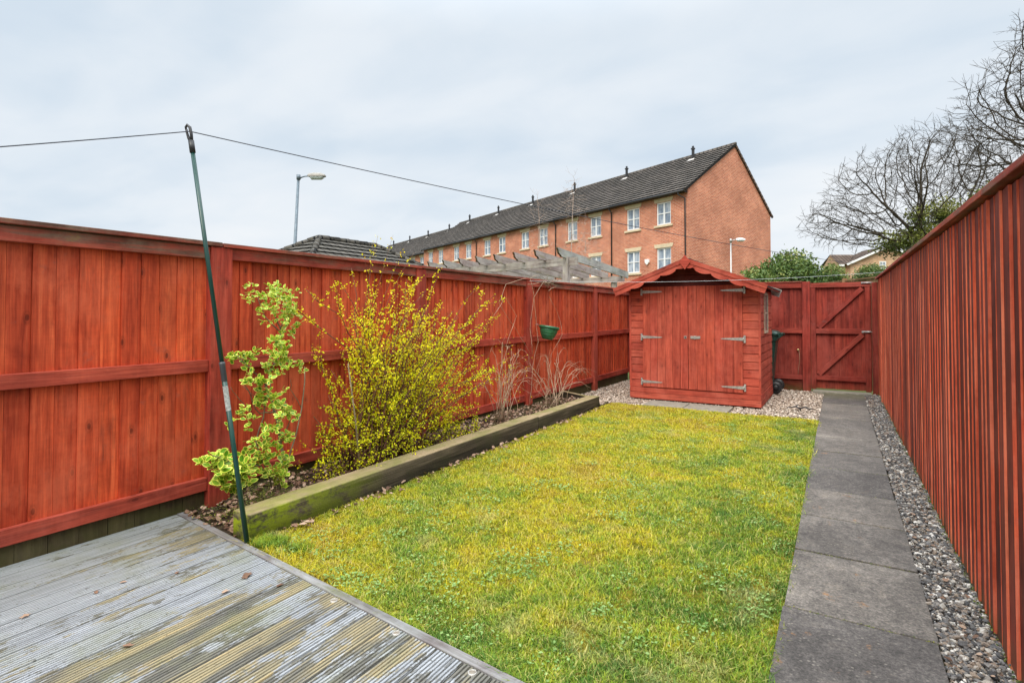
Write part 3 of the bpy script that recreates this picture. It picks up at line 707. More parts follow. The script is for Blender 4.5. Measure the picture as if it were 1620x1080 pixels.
m_ = MB(); m_.tube([(-0.645, BY - 0.05, 0.73), (-0.635, BY - 0.045, 0.55), (-0.66, BY - 0.04, 0.35), (-0.67, BY - 0.03, 0.24)], 0.003, 5); m_.build('string', 'string', bf)

# gate
gt = empty('garden_gate', (0.01, BY, 0), 'ledged and braced red garden gate with two diagonal braces, at the end of the path', 'gate')
GY = BY - 0.03
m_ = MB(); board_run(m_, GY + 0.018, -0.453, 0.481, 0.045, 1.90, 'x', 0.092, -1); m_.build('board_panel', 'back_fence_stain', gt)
for nm, x0, x1 in (('stile', -0.452, -0.372), ('stile', 0.385, 0.465)):
    m_ = MB(); m_.box(x0, x1, GY - 0.03, GY + 0.003, 0.03, 1.90, 'z'); m_.build(nm, 'back_fence_stain', gt, bevel=0.003)
for nm, z0, z1 in (('top_rail', 1.85, 1.955), ('middle_rail', 1.04, 1.13), ('bottom_rail', 0.20, 0.285)):
    m_ = MB(); m_.box(-0.370 if nm != 'top_rail' else -0.45, 0.383 if nm != 'top_rail' else 0.47, GY - (0.032 if nm != 'top_rail' else 0.036), GY + 0.002, z0 if nm != 'top_rail' else 1.902 - 0.03, z1, 'x')
    m_.build(nm, 'back_fence_stain', gt, bevel=0.003)
for (x0, z0, x1, z1) in ((-0.33, 1.145, 0.345, 1.845), (-0.33, 0.30, 0.345, 1.03)):
    m_ = MB(); m_.beam((x0, GY - 0.018, z0), (x1, GY - 0.018, z1), 0.078, 0.030, (0, -1, 0)); o = m_.build('brace', 'back_fence_stain', gt, bevel=0.003)
    # beam's width axis lies in the gate plane
m_ = MB(); m_.box(0.33, 0.47, GY - 0.05, GY - 0.037, 1.925, 1.95, 'x'); m_.tube([(0.34, GY - 0.055, 1.938), (0.50, GY - 0.055, 1.938)], 0.009, 8)
m_.build('latch', 'galvanised_steel', gt)
m_ = MB(); m_.box(0.33, 0.46, GY - 0.046, GY - 0.034, 1.065, 1.098, 'x'); m_.tube([(0.36, GY - 0.052, 1.08), (0.53, GY - 0.052, 1.08)], 0.009, 8)
m_.tube([(0.45, GY - 0.052, 1.08), (0.45, GY - 0.085, 1.085)], 0.006, 6); m_.build('bolt', 'galvanised_steel', gt)
m_ = MB(); m_.box(0.484, 0.571, BY - 0.10, BY + 0.02, -0.1, 1.94, 'z'); o = m_.build('gate_post', 'back_fence_stain', bevel=0.004, loc=(0.51, BY, 0))
tag(o, 'red timber gate post between the braced gate and the tall right fence', 'post')

# ================================================================== SHED
SX0, SX1, SY0, SY1 = -3.0, -1.022, 8.81, 10.42
sh = empty('garden_shed', (-2.01, 9.6, 0), 'small red-stained wooden shed with double doors and a scalloped gable', 'shed')
ridge_x = -2.025; ridge_z = 2.235; eave_z = 1.80
def shiplap(m_, o, u, L, z0, n, h, nrm, topf=None):
    """horizontal boards along u from o; each board tilts out slightly toward its lower edge"""
    o, u, nrm = Vector(o), Vector(u), Vector(nrm)
    for i in range(n):
        a = z0 + i * h; b_ = a + h - 0.002
        if topf is None: L0, L1 = (0, L), (0, L)
        else: L0, L1 = topf(a), topf(b_)
        if L0 is None or L1 is None or L1[1] - L1[0] < 0.02: continue
        p = []
        for (zz, ov) in ((a, 0.014), (a + 0.006, 0.016), (b_ - 0.012, 0.010), (b_, 0.002)):
            LL = L0 if zz < (a + b_) / 2 else L1
            for s_ in LL: p.append(o + u * s_ + Vector((0, 0, zz)) + nrm * ov)
        lc = [((q - o).dot(u), q.z, 0) for q in p]
        fl = u.cross(Vector((0, 0, 1))).dot(nrm) > 0
        fs = [(0, 1, 3, 2), (2, 3, 5, 4), (4, 5, 7, 6)]
        # closing end caps down to the wall plane
        q0 = [o + u * L0[0] + Vector((0, 0, a)), o + u * L0[1] + Vector((0, 0, a)), o + u * L1[0] + Vector((0, 0, b_)), o + u * L1[1] + Vector((0, 0, b_))]
        p += q0; lc += [((q - o).dot(u), q.z, 0.01) for q in q0]
        fs += [(8, 9, 1, 0), (8, 0, 2, 10), (10, 2, 4, 6), (1, 9, 11, 3), (3, 11, 7, 5)]
        if not fl: fs = [tuple(reversed(f)) for f in fs]
        m_.add(p, fs, 0, None, lc)
def roofz(X): return ridge_z - abs(X - ridge_x) * (ridge_z - eave_z) / 0.98 - 0.03
def gspan(zz):
    if zz <= roofz(SX0): return (0, SX1 - SX0)
    k = (ridge_z - 0.03 - zz) / ((ridge_z - eave_z) / 0.98)
    if k < 0.02: return None
    return (max(0, ridge_x - k - SX0), min(SX1 - SX0, ridge_x + k - SX0))
m_ = MB(); shiplap(m_, (SX0, SY0, 0), (1, 0, 0), SX1 - SX0, 0.19, 13, 0.122, (0, -1, 0), gspan)
o = m_.build('front_wall', 'shed_stain', sh)
m_ = MB(); shiplap(m_, (SX0, SY0, 0), (1, 0, 0), SX1 - SX0, 0.19 + 13 * 0.122, 4, 0.122, (0, -1, 0), gspan); m_.build('gable', 'shed_gable_shade', sh)
m_ = MB(); shiplap(m_, (SX1, SY0, 0), (0, 1, 0), SY1 - SY0, 0.19, 13, 0.122, (1, 0, 0)); m_.build('side_wall', 'shed_stain', sh)
m_ = MB(); shiplap(m_, (SX0, SY1, 0), (0, -1, 0), SY1 - SY0, 0.19, 13, 0.122, (-1, 0, 0)); m_.build('side_wall', 'shed_stain', sh)
m_ = MB(); shiplap(m_, (SX1, SY1, 0), (-1, 0, 0), SX1 - SX0, 0.19, 14, 0.122, (0, 1, 0)); m_.build('rear_wall', 'shed_stain', sh)
m_ = MB()   # solid core so no light shows through
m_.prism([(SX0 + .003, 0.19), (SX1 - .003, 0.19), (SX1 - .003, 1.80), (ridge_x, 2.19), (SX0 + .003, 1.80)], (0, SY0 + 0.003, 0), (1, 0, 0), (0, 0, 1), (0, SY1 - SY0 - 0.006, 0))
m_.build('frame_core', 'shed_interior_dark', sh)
m_ = MB()
m_.box(SX0 - 0.012, SX1 + 0.018, SY0 - 0.024, SY0 + 0.01, 0.005, 0.100, 'x'); m_.box(SX0 - 0.012, SX1 + 0.018, SY0 - 0.027, SY0 + 0.01, 0.104, 0.186, 'x')
m_.box(SX1 - 0.01, SX1 + 0.022, SY0 + 0.012, SY1, 0.005, 0.100, 'y'); m_.box(SX1 - 0.01, SX1 + 0.019, SY0 + 0.012, SY1, 0.104, 0.186, 'y')
m_.box(SX0 - 0.012, SX0 + 0.01, SY0 + 0.012, SY1, 0.005, 0.186, 'y'); m_.build('plinth', 'shed_stain', sh, bevel=0.003)
m_ = MB(); m_.box(SX1 - 0.012, SX1 + 0.020, SY0 - 0.020, SY0 + 0.018, 0.19, 1.78, 'z'); m_.build('corner_trim', 'shed_stain', sh, bevel=0.002); m_ = MB(); m_.box(SX0 - 0.016, SX0 + 0.012, SY0 - 0.018, SY0 + 0.012, 0.19, 1.78, 'z')
m_.build('corner_trim', 'shed_stain', sh, bevel=0.002)
def door(x0, x1, hx, sgn):
    m_ = MB(); n = 6 if x1 - x0 < 0.75 else 6; wv = (x1 - x0) / n
    for i in range(n):
        m_.box(x0 + i * wv + 0.0015, x0 + (i + 1) * wv - 0.0015, SY0 - 0.040 + random.uniform(-.001, .001), SY0 - 0.018, 0.205, 1.838, 'z')
    d = m_.build('door', 'shed_stain', sh, bevel=0.002)
    for hz in (1.755, 1.015, 0.285):
        m_ = MB(); yy = SY0 - 0.041
        L = 0.335
        poly = [(0, -0.026), (L * 0.9, -0.009), (L, 0), (L * 0.9, 0.009), (0, 0.026)]
        if sgn < 0: poly = [(-a, b_) for a, b_ in poly][::-1]
        m_.prism(poly, (hx, yy, hz), (1, 0, 0), (0, 0, 1), (0, -0.004, 0))
        m_.box(min(hx, hx - sgn * 0.026), max(hx, hx - sgn * 0.026), yy - 0.006, yy + 0.012, hz - 0.055, hz + 0.055, 'z')
        m_.tube([(hx, yy - 0.006, hz - 0.03), (hx, yy - 0.006, hz + 0.03)], 0.006, 8)
        m_.build('hinge', 'galvanised_steel', d)
    return d
dl = door(-2.785, -2.054, -2.79, 1); dr = door(-2.048, -1.252, -1.235, -1)
m_ = MB(); m_.box(-2.015, -1.865, SY0 - 0.050, SY0 - 0.042, 1.003, 1.045, 'x'); m_.box(-1.96, -1.93, SY0 - 0.058, SY0 - 0.050, 0.998, 1.05, 'x'); m_.build('hasp', 'galvanised_steel', dr, bevel=0.002)
m_ = MB(); m_.box(-2.115, -2.075, SY0 - 0.046, SY0 - 0.041, 1.003, 1.045, 'x'); m_.lathe((-2.095, SY0 - 0.046, 1.024), [(0.012, 0.0), (0.012, 0.006), (0.0001, 0.006)], 12, 1, (0, -1, 0)); m_.build('lock_plate', ['galvanised_steel', 'black_plastic'], dl)
# window on the right side
m_ = MB()
wy0, wy1, wz0, wz1 = 9.27, 9.70, 1.09, 1.73; wx = SX1 + 0.017
for (a, b_, c_, d_) in ((wy0, wy1, wz0, wz0 + 0.035), (wy0, wy1, wz1 - 0.035, wz1), (wy0, wy0 + 0.035, wz0 + .036, wz1 - .036), (wy1 - 0.035, wy1, wz0 + .036, wz1 - .036)):
    m_.box(wx - 0.01, wx + 0.014, a, b_, c_, d_, 'y')
m_.box(wx - 0.01, wx + 0.009, wy0 + .037, wy1 - .037, 1.40, 1.42, 'y')
wd_ = m_.build('window', 'window_sill_timber', sh)
m_ = MB(); m_.box(wx - 0.012, wx + 0.003, wy0 + 0.034, wy1 - 0.034, wz0 + 0.034, wz1 - 0.034, 'y'); m_.build('pane', 'shed_pane', wd_)
# roof
RY0, RY1 = 8.50, 10.66; RL, RRt = -3.17, -0.885
def slope_z(X): return ridge_z - abs(X - ridge_x) * ((ridge_z - 1.795) / (ridge_x - RL))
m_ = MB()
for (xa, xb) in ((RL, ridge_x), (ridge_x, RRt)):
    za, zb = slope_z(xa), slope_z(xb); dx = xb - xa; L = sqrt(dx * dx + (zb - za) ** 2)
    m_.obox(((xa + xb) / 2, (RY0 + RY1) / 2, (za + zb) / 2), Vector((0, (RY1 - RY0) / 2 - 0.012, 0)), Vector((dx / 2, 0, (zb - za) / 2)), Vector((-(zb - za), 0, dx)).normalized() * 0.009)
o = m_.build('roof', 'roof_felt', sh)
m_ = MB()
for (xa, xb) in ((RL + .01, ridge_x - .004), (ridge_x + .004, RRt - .01)):
    za, zb = slope_z(xa) - 0.022, slope_z(xb) - 0.022; dx = xb - xa
    n = 14
    for i in range(n):
        ya = RY0 + 0.02 + (RY1 - RY0 - 0.04) * i / n; yb = RY0 + 0.02 + (RY1 - RY0 - 0.04) * (i + 1) / n - 0.003
        m_.obox(((xa + xb) / 2, (ya + yb) / 2, (za + zb) / 2), Vector((dx / 2, 0, (zb - za) / 2)), Vector((0, (yb - ya) / 2, 0)), Vector((-(zb - za), 0, dx)).normalized() * 0.008)
m_.build('roof_boards', 'shed_stain', o)
for yy, nm in ((RY0, 'shed_stain'), (RY1 - 0.0, 'weathered_timber')):
    for (xa, xb) in ((RL - 0.015, ridge_x), (RRt + 0.012, ridge_x)):
        za = slope_z(xa) - 0.0; zb = slope_z(xb)
        uu = Vector((xb - xa, 0, zb - za)); L = uu.length; uu.normalize(); vv = Vector((-uu.z, 0, uu.x)) if uu.x > 0 else Vector((uu.z, 0, -uu.x))
        # strip on top
        m_ = MB(); thv = Vector((0, -0.024, 0)) if yy == RY0 else Vector((0, 0.02, 0))
        m_.prism([(0, -0.040), (L, -0.040), (L, 0.022), (0, 0.022)], (xa, yy, za), uu, vv, thv)
        # scalloped board below
        bot = []
        N = 48
        for q in range(N + 1):
            s_ = q / N * L; ph = (s_ / 0.27) % 1.0
            dep = 0.092 + (0.034 * sin(pi * ph) - (0.012 if ph > 0.90 else 0))
            if s_ < 0.28: dep = 0.112
            if s_ > L - 0.1: dep = 0.118
            bot.append((s_, -dep))
        m_.prism(bot + [(L, -0.0415), (0, -0.0415)], (xa, yy, za), uu, vv, thv * 0.6)
        m_.build('bargeboard', nm, sh, bevel=0.0)
m_ = MB(); m_.prism([(0, -0.115), (0.085, 0), (0, 0.115), (-0.085, 0)], (ridge_x, RY0 - 0.0215, ridge_z - 0.045), (1, 0, 0), (0, 0, 1), (0, -0.016, 0)); m_.build('finial', 'shed_stain', sh, bevel=0.003)
m_ = MB(); m_.obox((ridge_x, (RY0 + RY1) / 2, ridge_z + 0.012), Vector((0, (RY1 - RY0) / 2, 0)), Vector((0.06, 0, 0)), Vector((0, 0, 0.004))); m_.build('ridge_felt', 'roof_felt', o)

# ================================================================== WHEELIE BIN
bx, by = -1.205, 10.74
wb = empty('wheelie_bin', (bx, by, 0), 'dark green wheelie bin standing behind the shed by the back fence', 'bin')
m_ = MB()
def ring(cx, cy, hx, hy, z, r=0.05, n=4):
    out = []
    for (sx, sy, a0) in ((1, 1, 0), (-1, 1, 90), (-1, -1, 180), (1, -1, 270)):
        for k in range(n):
            a = radians(a0 + 90 * k / (n - 1)); out.append((cx + sx * (hx - r) + r * cos(a), cy + sy * (hy - r) + r * sin(a), z))
    return out
def rings(m_, rs, mi=0, smooth=False):
    n = len(rs[0]); vs = [p for r_ in rs for p in r_]; fs = []
    for i in range(len(rs) - 1):
        for k in range(n):
            k2 = (k + 1) % n; fs.append((i * n + k, i * n + k2, (i + 1) * n + k2, (i + 1) * n + k))
    fs.append(tuple(reversed(range(n)))); fs.append(tuple((len(rs) - 1) * n + k for k in range(n)))
    m_.add(vs, fs, mi, None, None, smooth)
rings(m_, [ring(bx - 0.02, by, 0.19, 0.20, 0.06), ring(bx - 0.01, by, 0.215, 0.225, 0.5), ring(bx, by, 0.25, 0.26, 0.92), ring(bx, by, 0.27, 0.275, 0.925), ring(bx, by, 0.275, 0.28, 1.02)])
m_.build('body', 'green_plastic', wb)
m_ = MB()
rings(m_, [ring(bx - 0.02, by, 0.315, 0.30, 1.025), ring(bx - 0.02, by, 0.315, 0.30, 1.05), ring(bx - 0.01, by, 0.27, 0.26, 1.085), ring(bx, by, 0.2, 0.2, 1.10)])
m_.build('lid', 'green_plastic', wb)
m_ = MB(); m_.tube([(bx + 0.335, by - 0.22, 1.045), (bx + 0.335, by + 0.22, 1.045)], 0.016, 10)
for s_ in (-0.2, 0.2): m_.prism([(0, -0.09), (0.115, 0.0), (0.115, 0.035), (0, 0.035)], (bx + 0.24, by + s_ - 0.01, 1.02), (1, 0, 0), (0, 0, 1), (0, 0.02, 0))
m_.build('handle', 'green_plastic', wb)
for s_ in (-1, 1):
    m_ = MB(); cx_, cy_ = bx + 0.235, by + s_ * 0.235
    m_.lathe((cx_, cy_ - 0.03, 0.105), [(0.06, 0.0), (0.10, 0.0), (0.105, 0.012), (0.105, 0.048), (0.10, 0.06), (0.06, 0.06)], 24, 0, (0, 1, 0)); wh = m_.build('wheel', 'black_plastic', wb)
    m_ = MB(); m_.lathe((cx_, cy_ - 0.024, 0.105), [(0.0001, 0.0), (0.06, 0.0), (0.06, 0.048), (0.0001, 0.048)], 16, 0, (0, 1, 0)); m_.build('hub', 'black_plastic', wh)
m_ = MB(); m_.tube([(bx + 0.235, by - 0.22, 0.105), (bx + 0.235, by + 0.22, 0.105)], 0.012, 8); m_.build('axle', 'black_plastic', wb)

# ================================================================== SLEEPERS, POT, PROP, LINES
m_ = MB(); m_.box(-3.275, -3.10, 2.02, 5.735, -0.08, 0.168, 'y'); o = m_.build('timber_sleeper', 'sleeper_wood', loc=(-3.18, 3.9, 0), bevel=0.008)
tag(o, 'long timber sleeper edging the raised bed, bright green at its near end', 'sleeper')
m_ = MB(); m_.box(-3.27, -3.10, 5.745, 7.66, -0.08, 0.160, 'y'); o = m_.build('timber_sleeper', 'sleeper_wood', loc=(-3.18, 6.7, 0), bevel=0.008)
tag(o, 'shorter dark timber sleeper at the far end of the raised bed', 'sleeper')
m_ = MB(); m_.beam((-3.27, 7.62, 0.09), (-3.86, 7.95, 0.09), 0.07, 0.12); o = m_.build('timber_edging', 'sleeper_wood', loc=(-3.5, 7.75, 0), bevel=0.004)
tag(o, 'thin weathered board closing the far end of the raised bed against the fence', 'edging')

pp = on_x(861, 524, -3.72); tl = radians(6)
pot = empty('wall_planter', (-3.72, pp.y, 1.1), 'small green plastic half-round planter hanging tilted on the left fence post', 'planter')
m_ = MB(); ax = Vector((0.10, 0.14, 1)).normalized(); c_ = Vector((-3.68, pp.y + 0.02, 1.02))
m_.lathe(c_, [(0.0001, 0.0), (0.07, 0.0), (0.078, 0.01), (0.108, 0.06), (0.132, 0.13), (0.138, 0.168), (0.132, 0.168), (0.12, 0.12), (0.07, 0.03), (0.0001, 0.03)], 36, 0, ax)
m_.build('bowl', 'pot_green', pot)
m_ = MB(); m_.lathe(c_, [(0.134, 0.158), (0.146, 0.158), (0.153, 0.165), (0.153, 0.192), (0.143, 0.195), (0.132, 0.170)], 36, 0, ax); m_.build('rim', 'pot_green', pot)
m_ = MB()
for hh in (0.065, 0.105): m_.lathe(c_, [(0.100 + (hh - .05) * .36, hh - 0.006), (0.114 + (hh - .065) * .36, hh), (0.106 + (hh - .05) * .36, hh + 0.006)], 36, 0, ax)
m_.build('band', 'pot_green', pot)
m_ = MB(); m_.tube([(-3.86, pp.y - 0.03, 1.22), (-3.845, pp.y - 0.03, 1.245), (-3.80, pp.y - 0.02, 1.235)], 0.004, 6); m_.build('hook', 'galvanised_steel', pot)

pb = Vector((-3.065, 1.985, 0.0)); ptop = Vector((-3.405, 1.80, 2.50)); pdv = (ptop - pb)
cp = empty('clothes_prop', pb, 'tall dark green clothes prop leaning at the deck corner, holding up the washing line', 'clothes prop')
P_ = lambda f_: pb + pdv * f_
m_ = MB(); m_.tube([P_(0), P_(0.435)], 0.0145, 16); m_.build('lower_pole', 'prop_green', cp)
m_ = MB(); m_.tube([P_(0.43), P_(0.965)], 0.0125, 16); m_.build('upper_pole', 'prop_green', cp)
m_ = MB(); m_.lathe(P_(0.395), [(0.0145, 0), (0.0165, 0.004), (0.0165, 0.10), (0.0175, 0.104), (0.0175, 0.118), (0.012, 0.12)], 20, 0, pdv); m_.build('collar', 'prop_sleeve', cp)
m_ = MB(); m_.lathe(P_(0.325), [(0.0149, 0), (0.0149, 0.15)], 20, 0, pdv); m_.build('sticker', 'label_paper', cp)
m_ = MB(); d_ = pdv.normalized(); sx = Vector((cos(YAW), sin(YAW), 0))
m_.tube([P_(0.955), P_(0.985)], 0.0165, 14)
m_.tube([P_(0.98), P_(0.99) - sx * 0.012, P_(1.008) - sx * 0.02, P_(1.013) - sx * 0.016], [0.010, 0.009, 0.007, 0.005], 8)
m_.tube([P_(0.98) + sx * .004, P_(1.002) + sx * 0.007, P_(1.018) + sx * 0.004, P_(1.024) - sx * 0.010, P_(1.018) - sx * 0.022, P_(1.010) - sx * 0.021], [0.009, 0.009, 0.009, 0.009, 0.007, 0.005], 8)
m_.build('fork', 'black_plastic', cp)
def sagline(p0, p1, sag, n=24):
    p0, p1 = Vector(p0), Vector(p1)
    return [p0.lerp(p1, i / n) - Vector((0, 0, sag * 4 * (i / n) * (1 - i / n))) for i in range(n + 1)]
ph = P_(1.008) + sx * 0.0
lend = on_y(1420, 425, 11.75)
m_ = MB(); pts = sagline((-3.56, -1.4, 1.40), ph, 0.02)[:-1] + sagline(ph, lend, 0.10, 30)
m_.tube(pts, 0.0032, 6); o = m_.build('washing_line', 'dark_line', loc=ph)
tag(o, 'dark washing line running over the clothes prop and away above the fences', 'washing line')
m_ = MB(); m_.box(lend.x - 0.03, lend.x + 0.03, lend.y - 0.03, lend.y + 0.03, -0.05, lend.z + 0.01, 'z'); o = m_.build('line_post', 'brown_fence_wood', loc=(lend.x, lend.y, 0))
tag(o, 'slim timber post behind the far corner of the right fence where the dark line ends', 'post')
m_ = MB(); m_.tube(sagline((-3.87, 6.86, 1.875), (0.53, 9.15, 1.98), 0.065, 24), 0.0022, 5); o = m_.build('washing_line', 'pale_line', loc=(-1.6, 8, 1.9))
tag(o, 'thin pale line stretched across the front of the shed roof from the left fence', 'washing line')

# ================================================================== VEGETATION
def bez(p0, p1, p2, n):
    return [p0 * (1 - t_) ** 2 + p1 * 2 * t_ * (1 - t_) + p2 * t_ ** 2 for t_ in [i / n for i in range(n + 1)]]
def rv(s_): return Vector((random.gauss(0, s_), random.gauss(0, s_), random.gauss(0, s_)))

# --- yellow shrub
ys = empty('flowering_shrub', (-3.5, 3.35, 0.08), 'bushy yellow-green shrub in small new leaf, fanning out against the left fence', 'shrub')
st = MB(); LP = []; LR = []
hm = [(2.70, 1.50), (3.05, 1.78), (3.4, 1.85), (3.9, 1.72), (4.3, 1.88), (4.8, 1.62), (5.25, 1.35)]
def hmax(Y):
    for (a, ha), (b_, hb) in zip(hm, hm[1:]):
        if a <= Y <= b_: return ha + (hb - ha) * (Y - a) / (b_ - a)
    return 1.3
def leafy_twig(pts, dens, spread):
    """little rosettes of leaves at the nodes along a twig"""
    for i in range(len(pts) - 1):
        L = (pts[i + 1] - pts[i]).length; n = int(L * dens + random.random())
        for _ in range(n):
            q = pts[i].lerp(pts[i + 1], random.random()); k = random.choice((2, 3, 3, 4))
            for _k in range(k): LP.append(q + rv(spread))
for i in range(110):
    base = Vector((random.uniform(-3.60, -3.38), random.uniform(3.10, 3.62) + (0.35 if random.random() < 0.25 else 0), 0.06))
    Yt = random.choice([random.uniform(2.70, 5.2), random.uniform(2.70, 5.2), random.gauss(3.95, 0.55)]); Yt = min(max(Yt, 2.72), 5.2)
    zt = hmax(Yt) * (random.uniform(0.12, 1.0) ** 0.75) if Yt < 4.75 else random.uniform(0.5, 1.0) * hmax(Yt)
    tgt = Vector((random.uniform(-3.78, -3.08), Yt, zt))
    mid = Vector((base.x + (tgt.x - base.x) * 0.3, base.y + (tgt.y - base.y) * random.uniform(0.2, 0.45), zt * random.uniform(0.45, 0.8)))
    pts = bez(base, mid, tgt, 9); pts = [pts[0]] + [p + rv(0.012) for p in pts[1:]]
    st.tube(pts, [0.008 * (1 - k / 11) + 0.0012 for k in range(len(pts))], 4)
    leafy_twig(pts[4:], 22, 0.012)
    for k in range(random.randint(5, 8)):
        j = random.randint(2, 8); p0 = pts[j]; d = (pts[j] - pts[j - 1]).normalized()
        d2 = (d + rv(0.55) + Vector((0, 0, 0.15))).normalized(); L = random.uniform(0.10, 0.34)
        tp = [p0, p0 + d2 * L * 0.5 + rv(0.01), p0 + d2 * L + rv(0.02)]
        if tp[-1].x < FX + 0.05: continue
        st.tube(tp, [0.0028, 0.002, 0.001], 3, caps=False)
        leafy_twig(tp, 36, 0.012)
for k, (px_, py_) in enumerate([(598, 372), (590, 385), (622, 372), (575, 400), (640, 392), (655, 400)]):   # whips above the fence
    tg = on_x(px_, py_, -3.5); b0 = Vector((-3.5, 3.3 + k * 0.04, 1.3)); pts = bez(b0, Vector((-3.5, b0.y * 0.6 + tg.y * 0.4, 1.7)), tg, 6)
    st.tube(pts, [0.004, .0035, .003, .0025, .002, .0015, .001], 4); leafy_twig(pts, 14, 0.012)
# low growth at the foot
for i in range(110):
    b0 = Vector((random.uniform(-3.6, -3.3), random.uniform(2.75, 4.9), 0.08)); tg = b0 + Vector((random.uniform(-.12, .22), random.gauss(0, .15), random.uniform(.08, .45)))
    pts = bez(b0, (b0 + tg) / 2 + rv(0.03), tg, 4); st.tube(pts, [.003, .0025, .002, .0015, .001], 3, caps=False); leafy_twig(pts, 26, 0.016)
st.build('stems', 'shrub_bark', ys)
A = np.array([tuple(p) for p in LP]); A = A[A[:, 0] > FX + 0.01]
n = len(A); z_ = A[:, 2]
LRn = np.clip(RNG.normal(0.56, 0.18, n) + (z_ - 0.9) * 0.16, 0.02, 0.98)
scatter('foliage', LEAF4, A, RNG.uniform(0.012, 0.026, n), LRn, 'yellow_leaf', rand_rot(n), ys)
st = MB(); st.tube([(-3.33, 3.13, 0.1), (-3.36, 3.10, 0.55), (-3.37, 3.03, 1.0)], [0.009, 0.007, 0.005], 6); st.build('cane', 'pale_bark', ys)

# --- variegated euonymus
eu = empty('variegated_shrub', (-3.5, 2.5, 0.1), 'leggy variegated shrub with cream-edged green leaves, beside the clothes prop', 'shrub')
st = MB(); EX = -3.5
q = lambda a, b_, dx=0.0: on_x(a, b_, EX + dx)
def stem(pxs, r0, r1, dx0=0, dx1=0):
    n = len(pxs); pts = [q(a, b_, dx0 + (dx1 - dx0) * i / (n - 1)) for i, (a, b_) in enumerate(pxs)]
    fine = []
    for i in range(n - 1):
        for k in range(3): fine.append(pts[i].lerp(pts[i + 1], k / 3) + rv(0.004))
    fine.append(pts[-1]); m = len(fine)
    st.tube(fine, [r0 + (r1 - r0) * i / (m - 1) for i in range(m)], 7)
stem([(440, 775), (452, 735), (443, 695), (436, 650), (420, 612), (430, 585), (446, 550), (444, 520), (430, 490)], 0.013, 0.004)
stem([(444, 520), (458, 492), (462, 470)], 0.005, 0.002, 0, .05); stem([(442, 525), (418, 500), (408, 470)], 0.005, 0.002, 0, -.05)
stem([(425, 615), (398, 585), (370, 560)], 0.005, 0.002, 0, .08); stem([(436, 650), (410, 655), (395, 625), (382, 600)], 0.005, 0.002, 0, 0.05)
stem([(440, 770), (412, 738), (375, 735), (335, 720)], 0.006, 0.003, 0, .18); stem([(445, 760), (478, 650), (482, 580)], 0.006, 0.004, 0, -.1)
stem([(476, 645), (462, 615), (460, 600)], 0.003, 0.002, -.08, -.05); stem([(405, 660), (378, 632), (365, 612)], 0.003, 0.0015, .05, .1)
stem([(446, 700), (458, 665), (450, 630)], 0.005, 0.002, 0, .05); stem([(430, 770), (405, 700), (420, 640), (428, 600)], 0.006, 0.003, .03, .06); stem([(384, 612), (425, 648)], 0.002, 0.002)
st.build('stems', 'euonymus_bark', eu)
clus = [(410, 470, 22, 70, .028), (432, 468, 24, 80, .028), (455, 478, 20, 70, .028), (462, 500, 14, 40, .028), (440, 500, 16, 40, .028), (455, 520, 12, 26, .03),
        (372, 562, 10, 24, .034), (395, 562, 13, 34, .034), (440, 552, 18, 60, .036), (450, 575, 14, 44, .036), (428, 580, 10, 20, .036), (408, 600, 15, 44, .038), (478, 577, 7, 16, .03),
        (418, 622, 12, 30, .036), (442, 640, 16, 50, .038), (455, 655, 12, 30, .036), (405, 640, 8, 12, .032), (380, 650, 7, 14, .032), (368, 668, 5, 7, .03), (400, 665, 8, 14, .034),
        (415, 690, 14, 34, .04), (440, 685, 10, 16, .036), (455, 695, 10, 18, .038), (340, 728, 14, 30, .052), (355, 750, 18, 46, .058), (380, 745, 16, 36, .052), (372, 770, 14, 26, .052),
        (408, 728, 18, 50, .046), (430, 715, 14, 34, .04), (452, 735, 12, 26, .040), (440, 752, 12, 22, .036), (425, 745, 12, 22, .038)]
LV = [(0, 0, 0)] + [(0.22, 0.20, .03), (0.5, 0.29, .05), (0.8, 0.20, .03), (1.0, 0, 0), (0.8, -0.20, .03), (0.5, -0.29, .05), (0.22, -0.20, .03)]
c0_ = (0.52, 0, -0.02)
inner = [tuple(c0_[k] + (v[k] - c0_[k]) * 0.72 for k in range(3)) for v in LV]
VT = np.array(LV + inner); FT = [(i, (i + 1) % 8, 8 + (i + 1) % 8, 8 + i) for i in range(8)] + [(8, 9, 10, 11), (8, 11, 12, 15), (12, 13, 14, 15)]
FT = np.array(FT); PS = []; SZ = []; RT = []
for (a, b_, rr, cnt, sz) in clus:
    c_ = q(a, b_, random.uniform(0.0, 0.16)); R_ = rr * 4.3 / 855
    ncl = max(2, int(cnt / 3.3))
    for _ in range(ncl):
        cc_ = c_ + rv(R_ * 0.50)
        for k in range(7):
            PS.append(tuple(cc_ + rv(0.007))); SZ.append(sz * random.uniform(0.8, 1.35))
            d = Vector((random.gauss(0, 1) + 0.3, random.gauss(0, 1) - .2, random.gauss(0.35, 0.6))).normalized()
            up = (Vector((0.5, -0.5, 1)) + rv(0.5)); yv = up.cross(d).normalized(); zv = d.cross(yv); RT.append(np.array([tuple(d), tuple(yv), tuple(zv)]).T)
n = len(PS); V = np.einsum('nij,kj->nki', np.array(RT), VT) * np.array(SZ)[:, None, None] + np.array(PS)[:, None, :]
F = (FT[None] + (np.arange(n) * 16)[:, None, None]).reshape(-1, 4)
Rr = np.zeros((n, len(FT))); Rr[:, :8] = RNG.uniform(0.52, 1.0, (n, 1)); Rr[:, 8:] = RNG.uniform(0.0, 0.48, (n, 1))
np_obj('foliage', V.reshape(-1, 3), F, Rr.ravel(), 'variegated_leaf', eu)

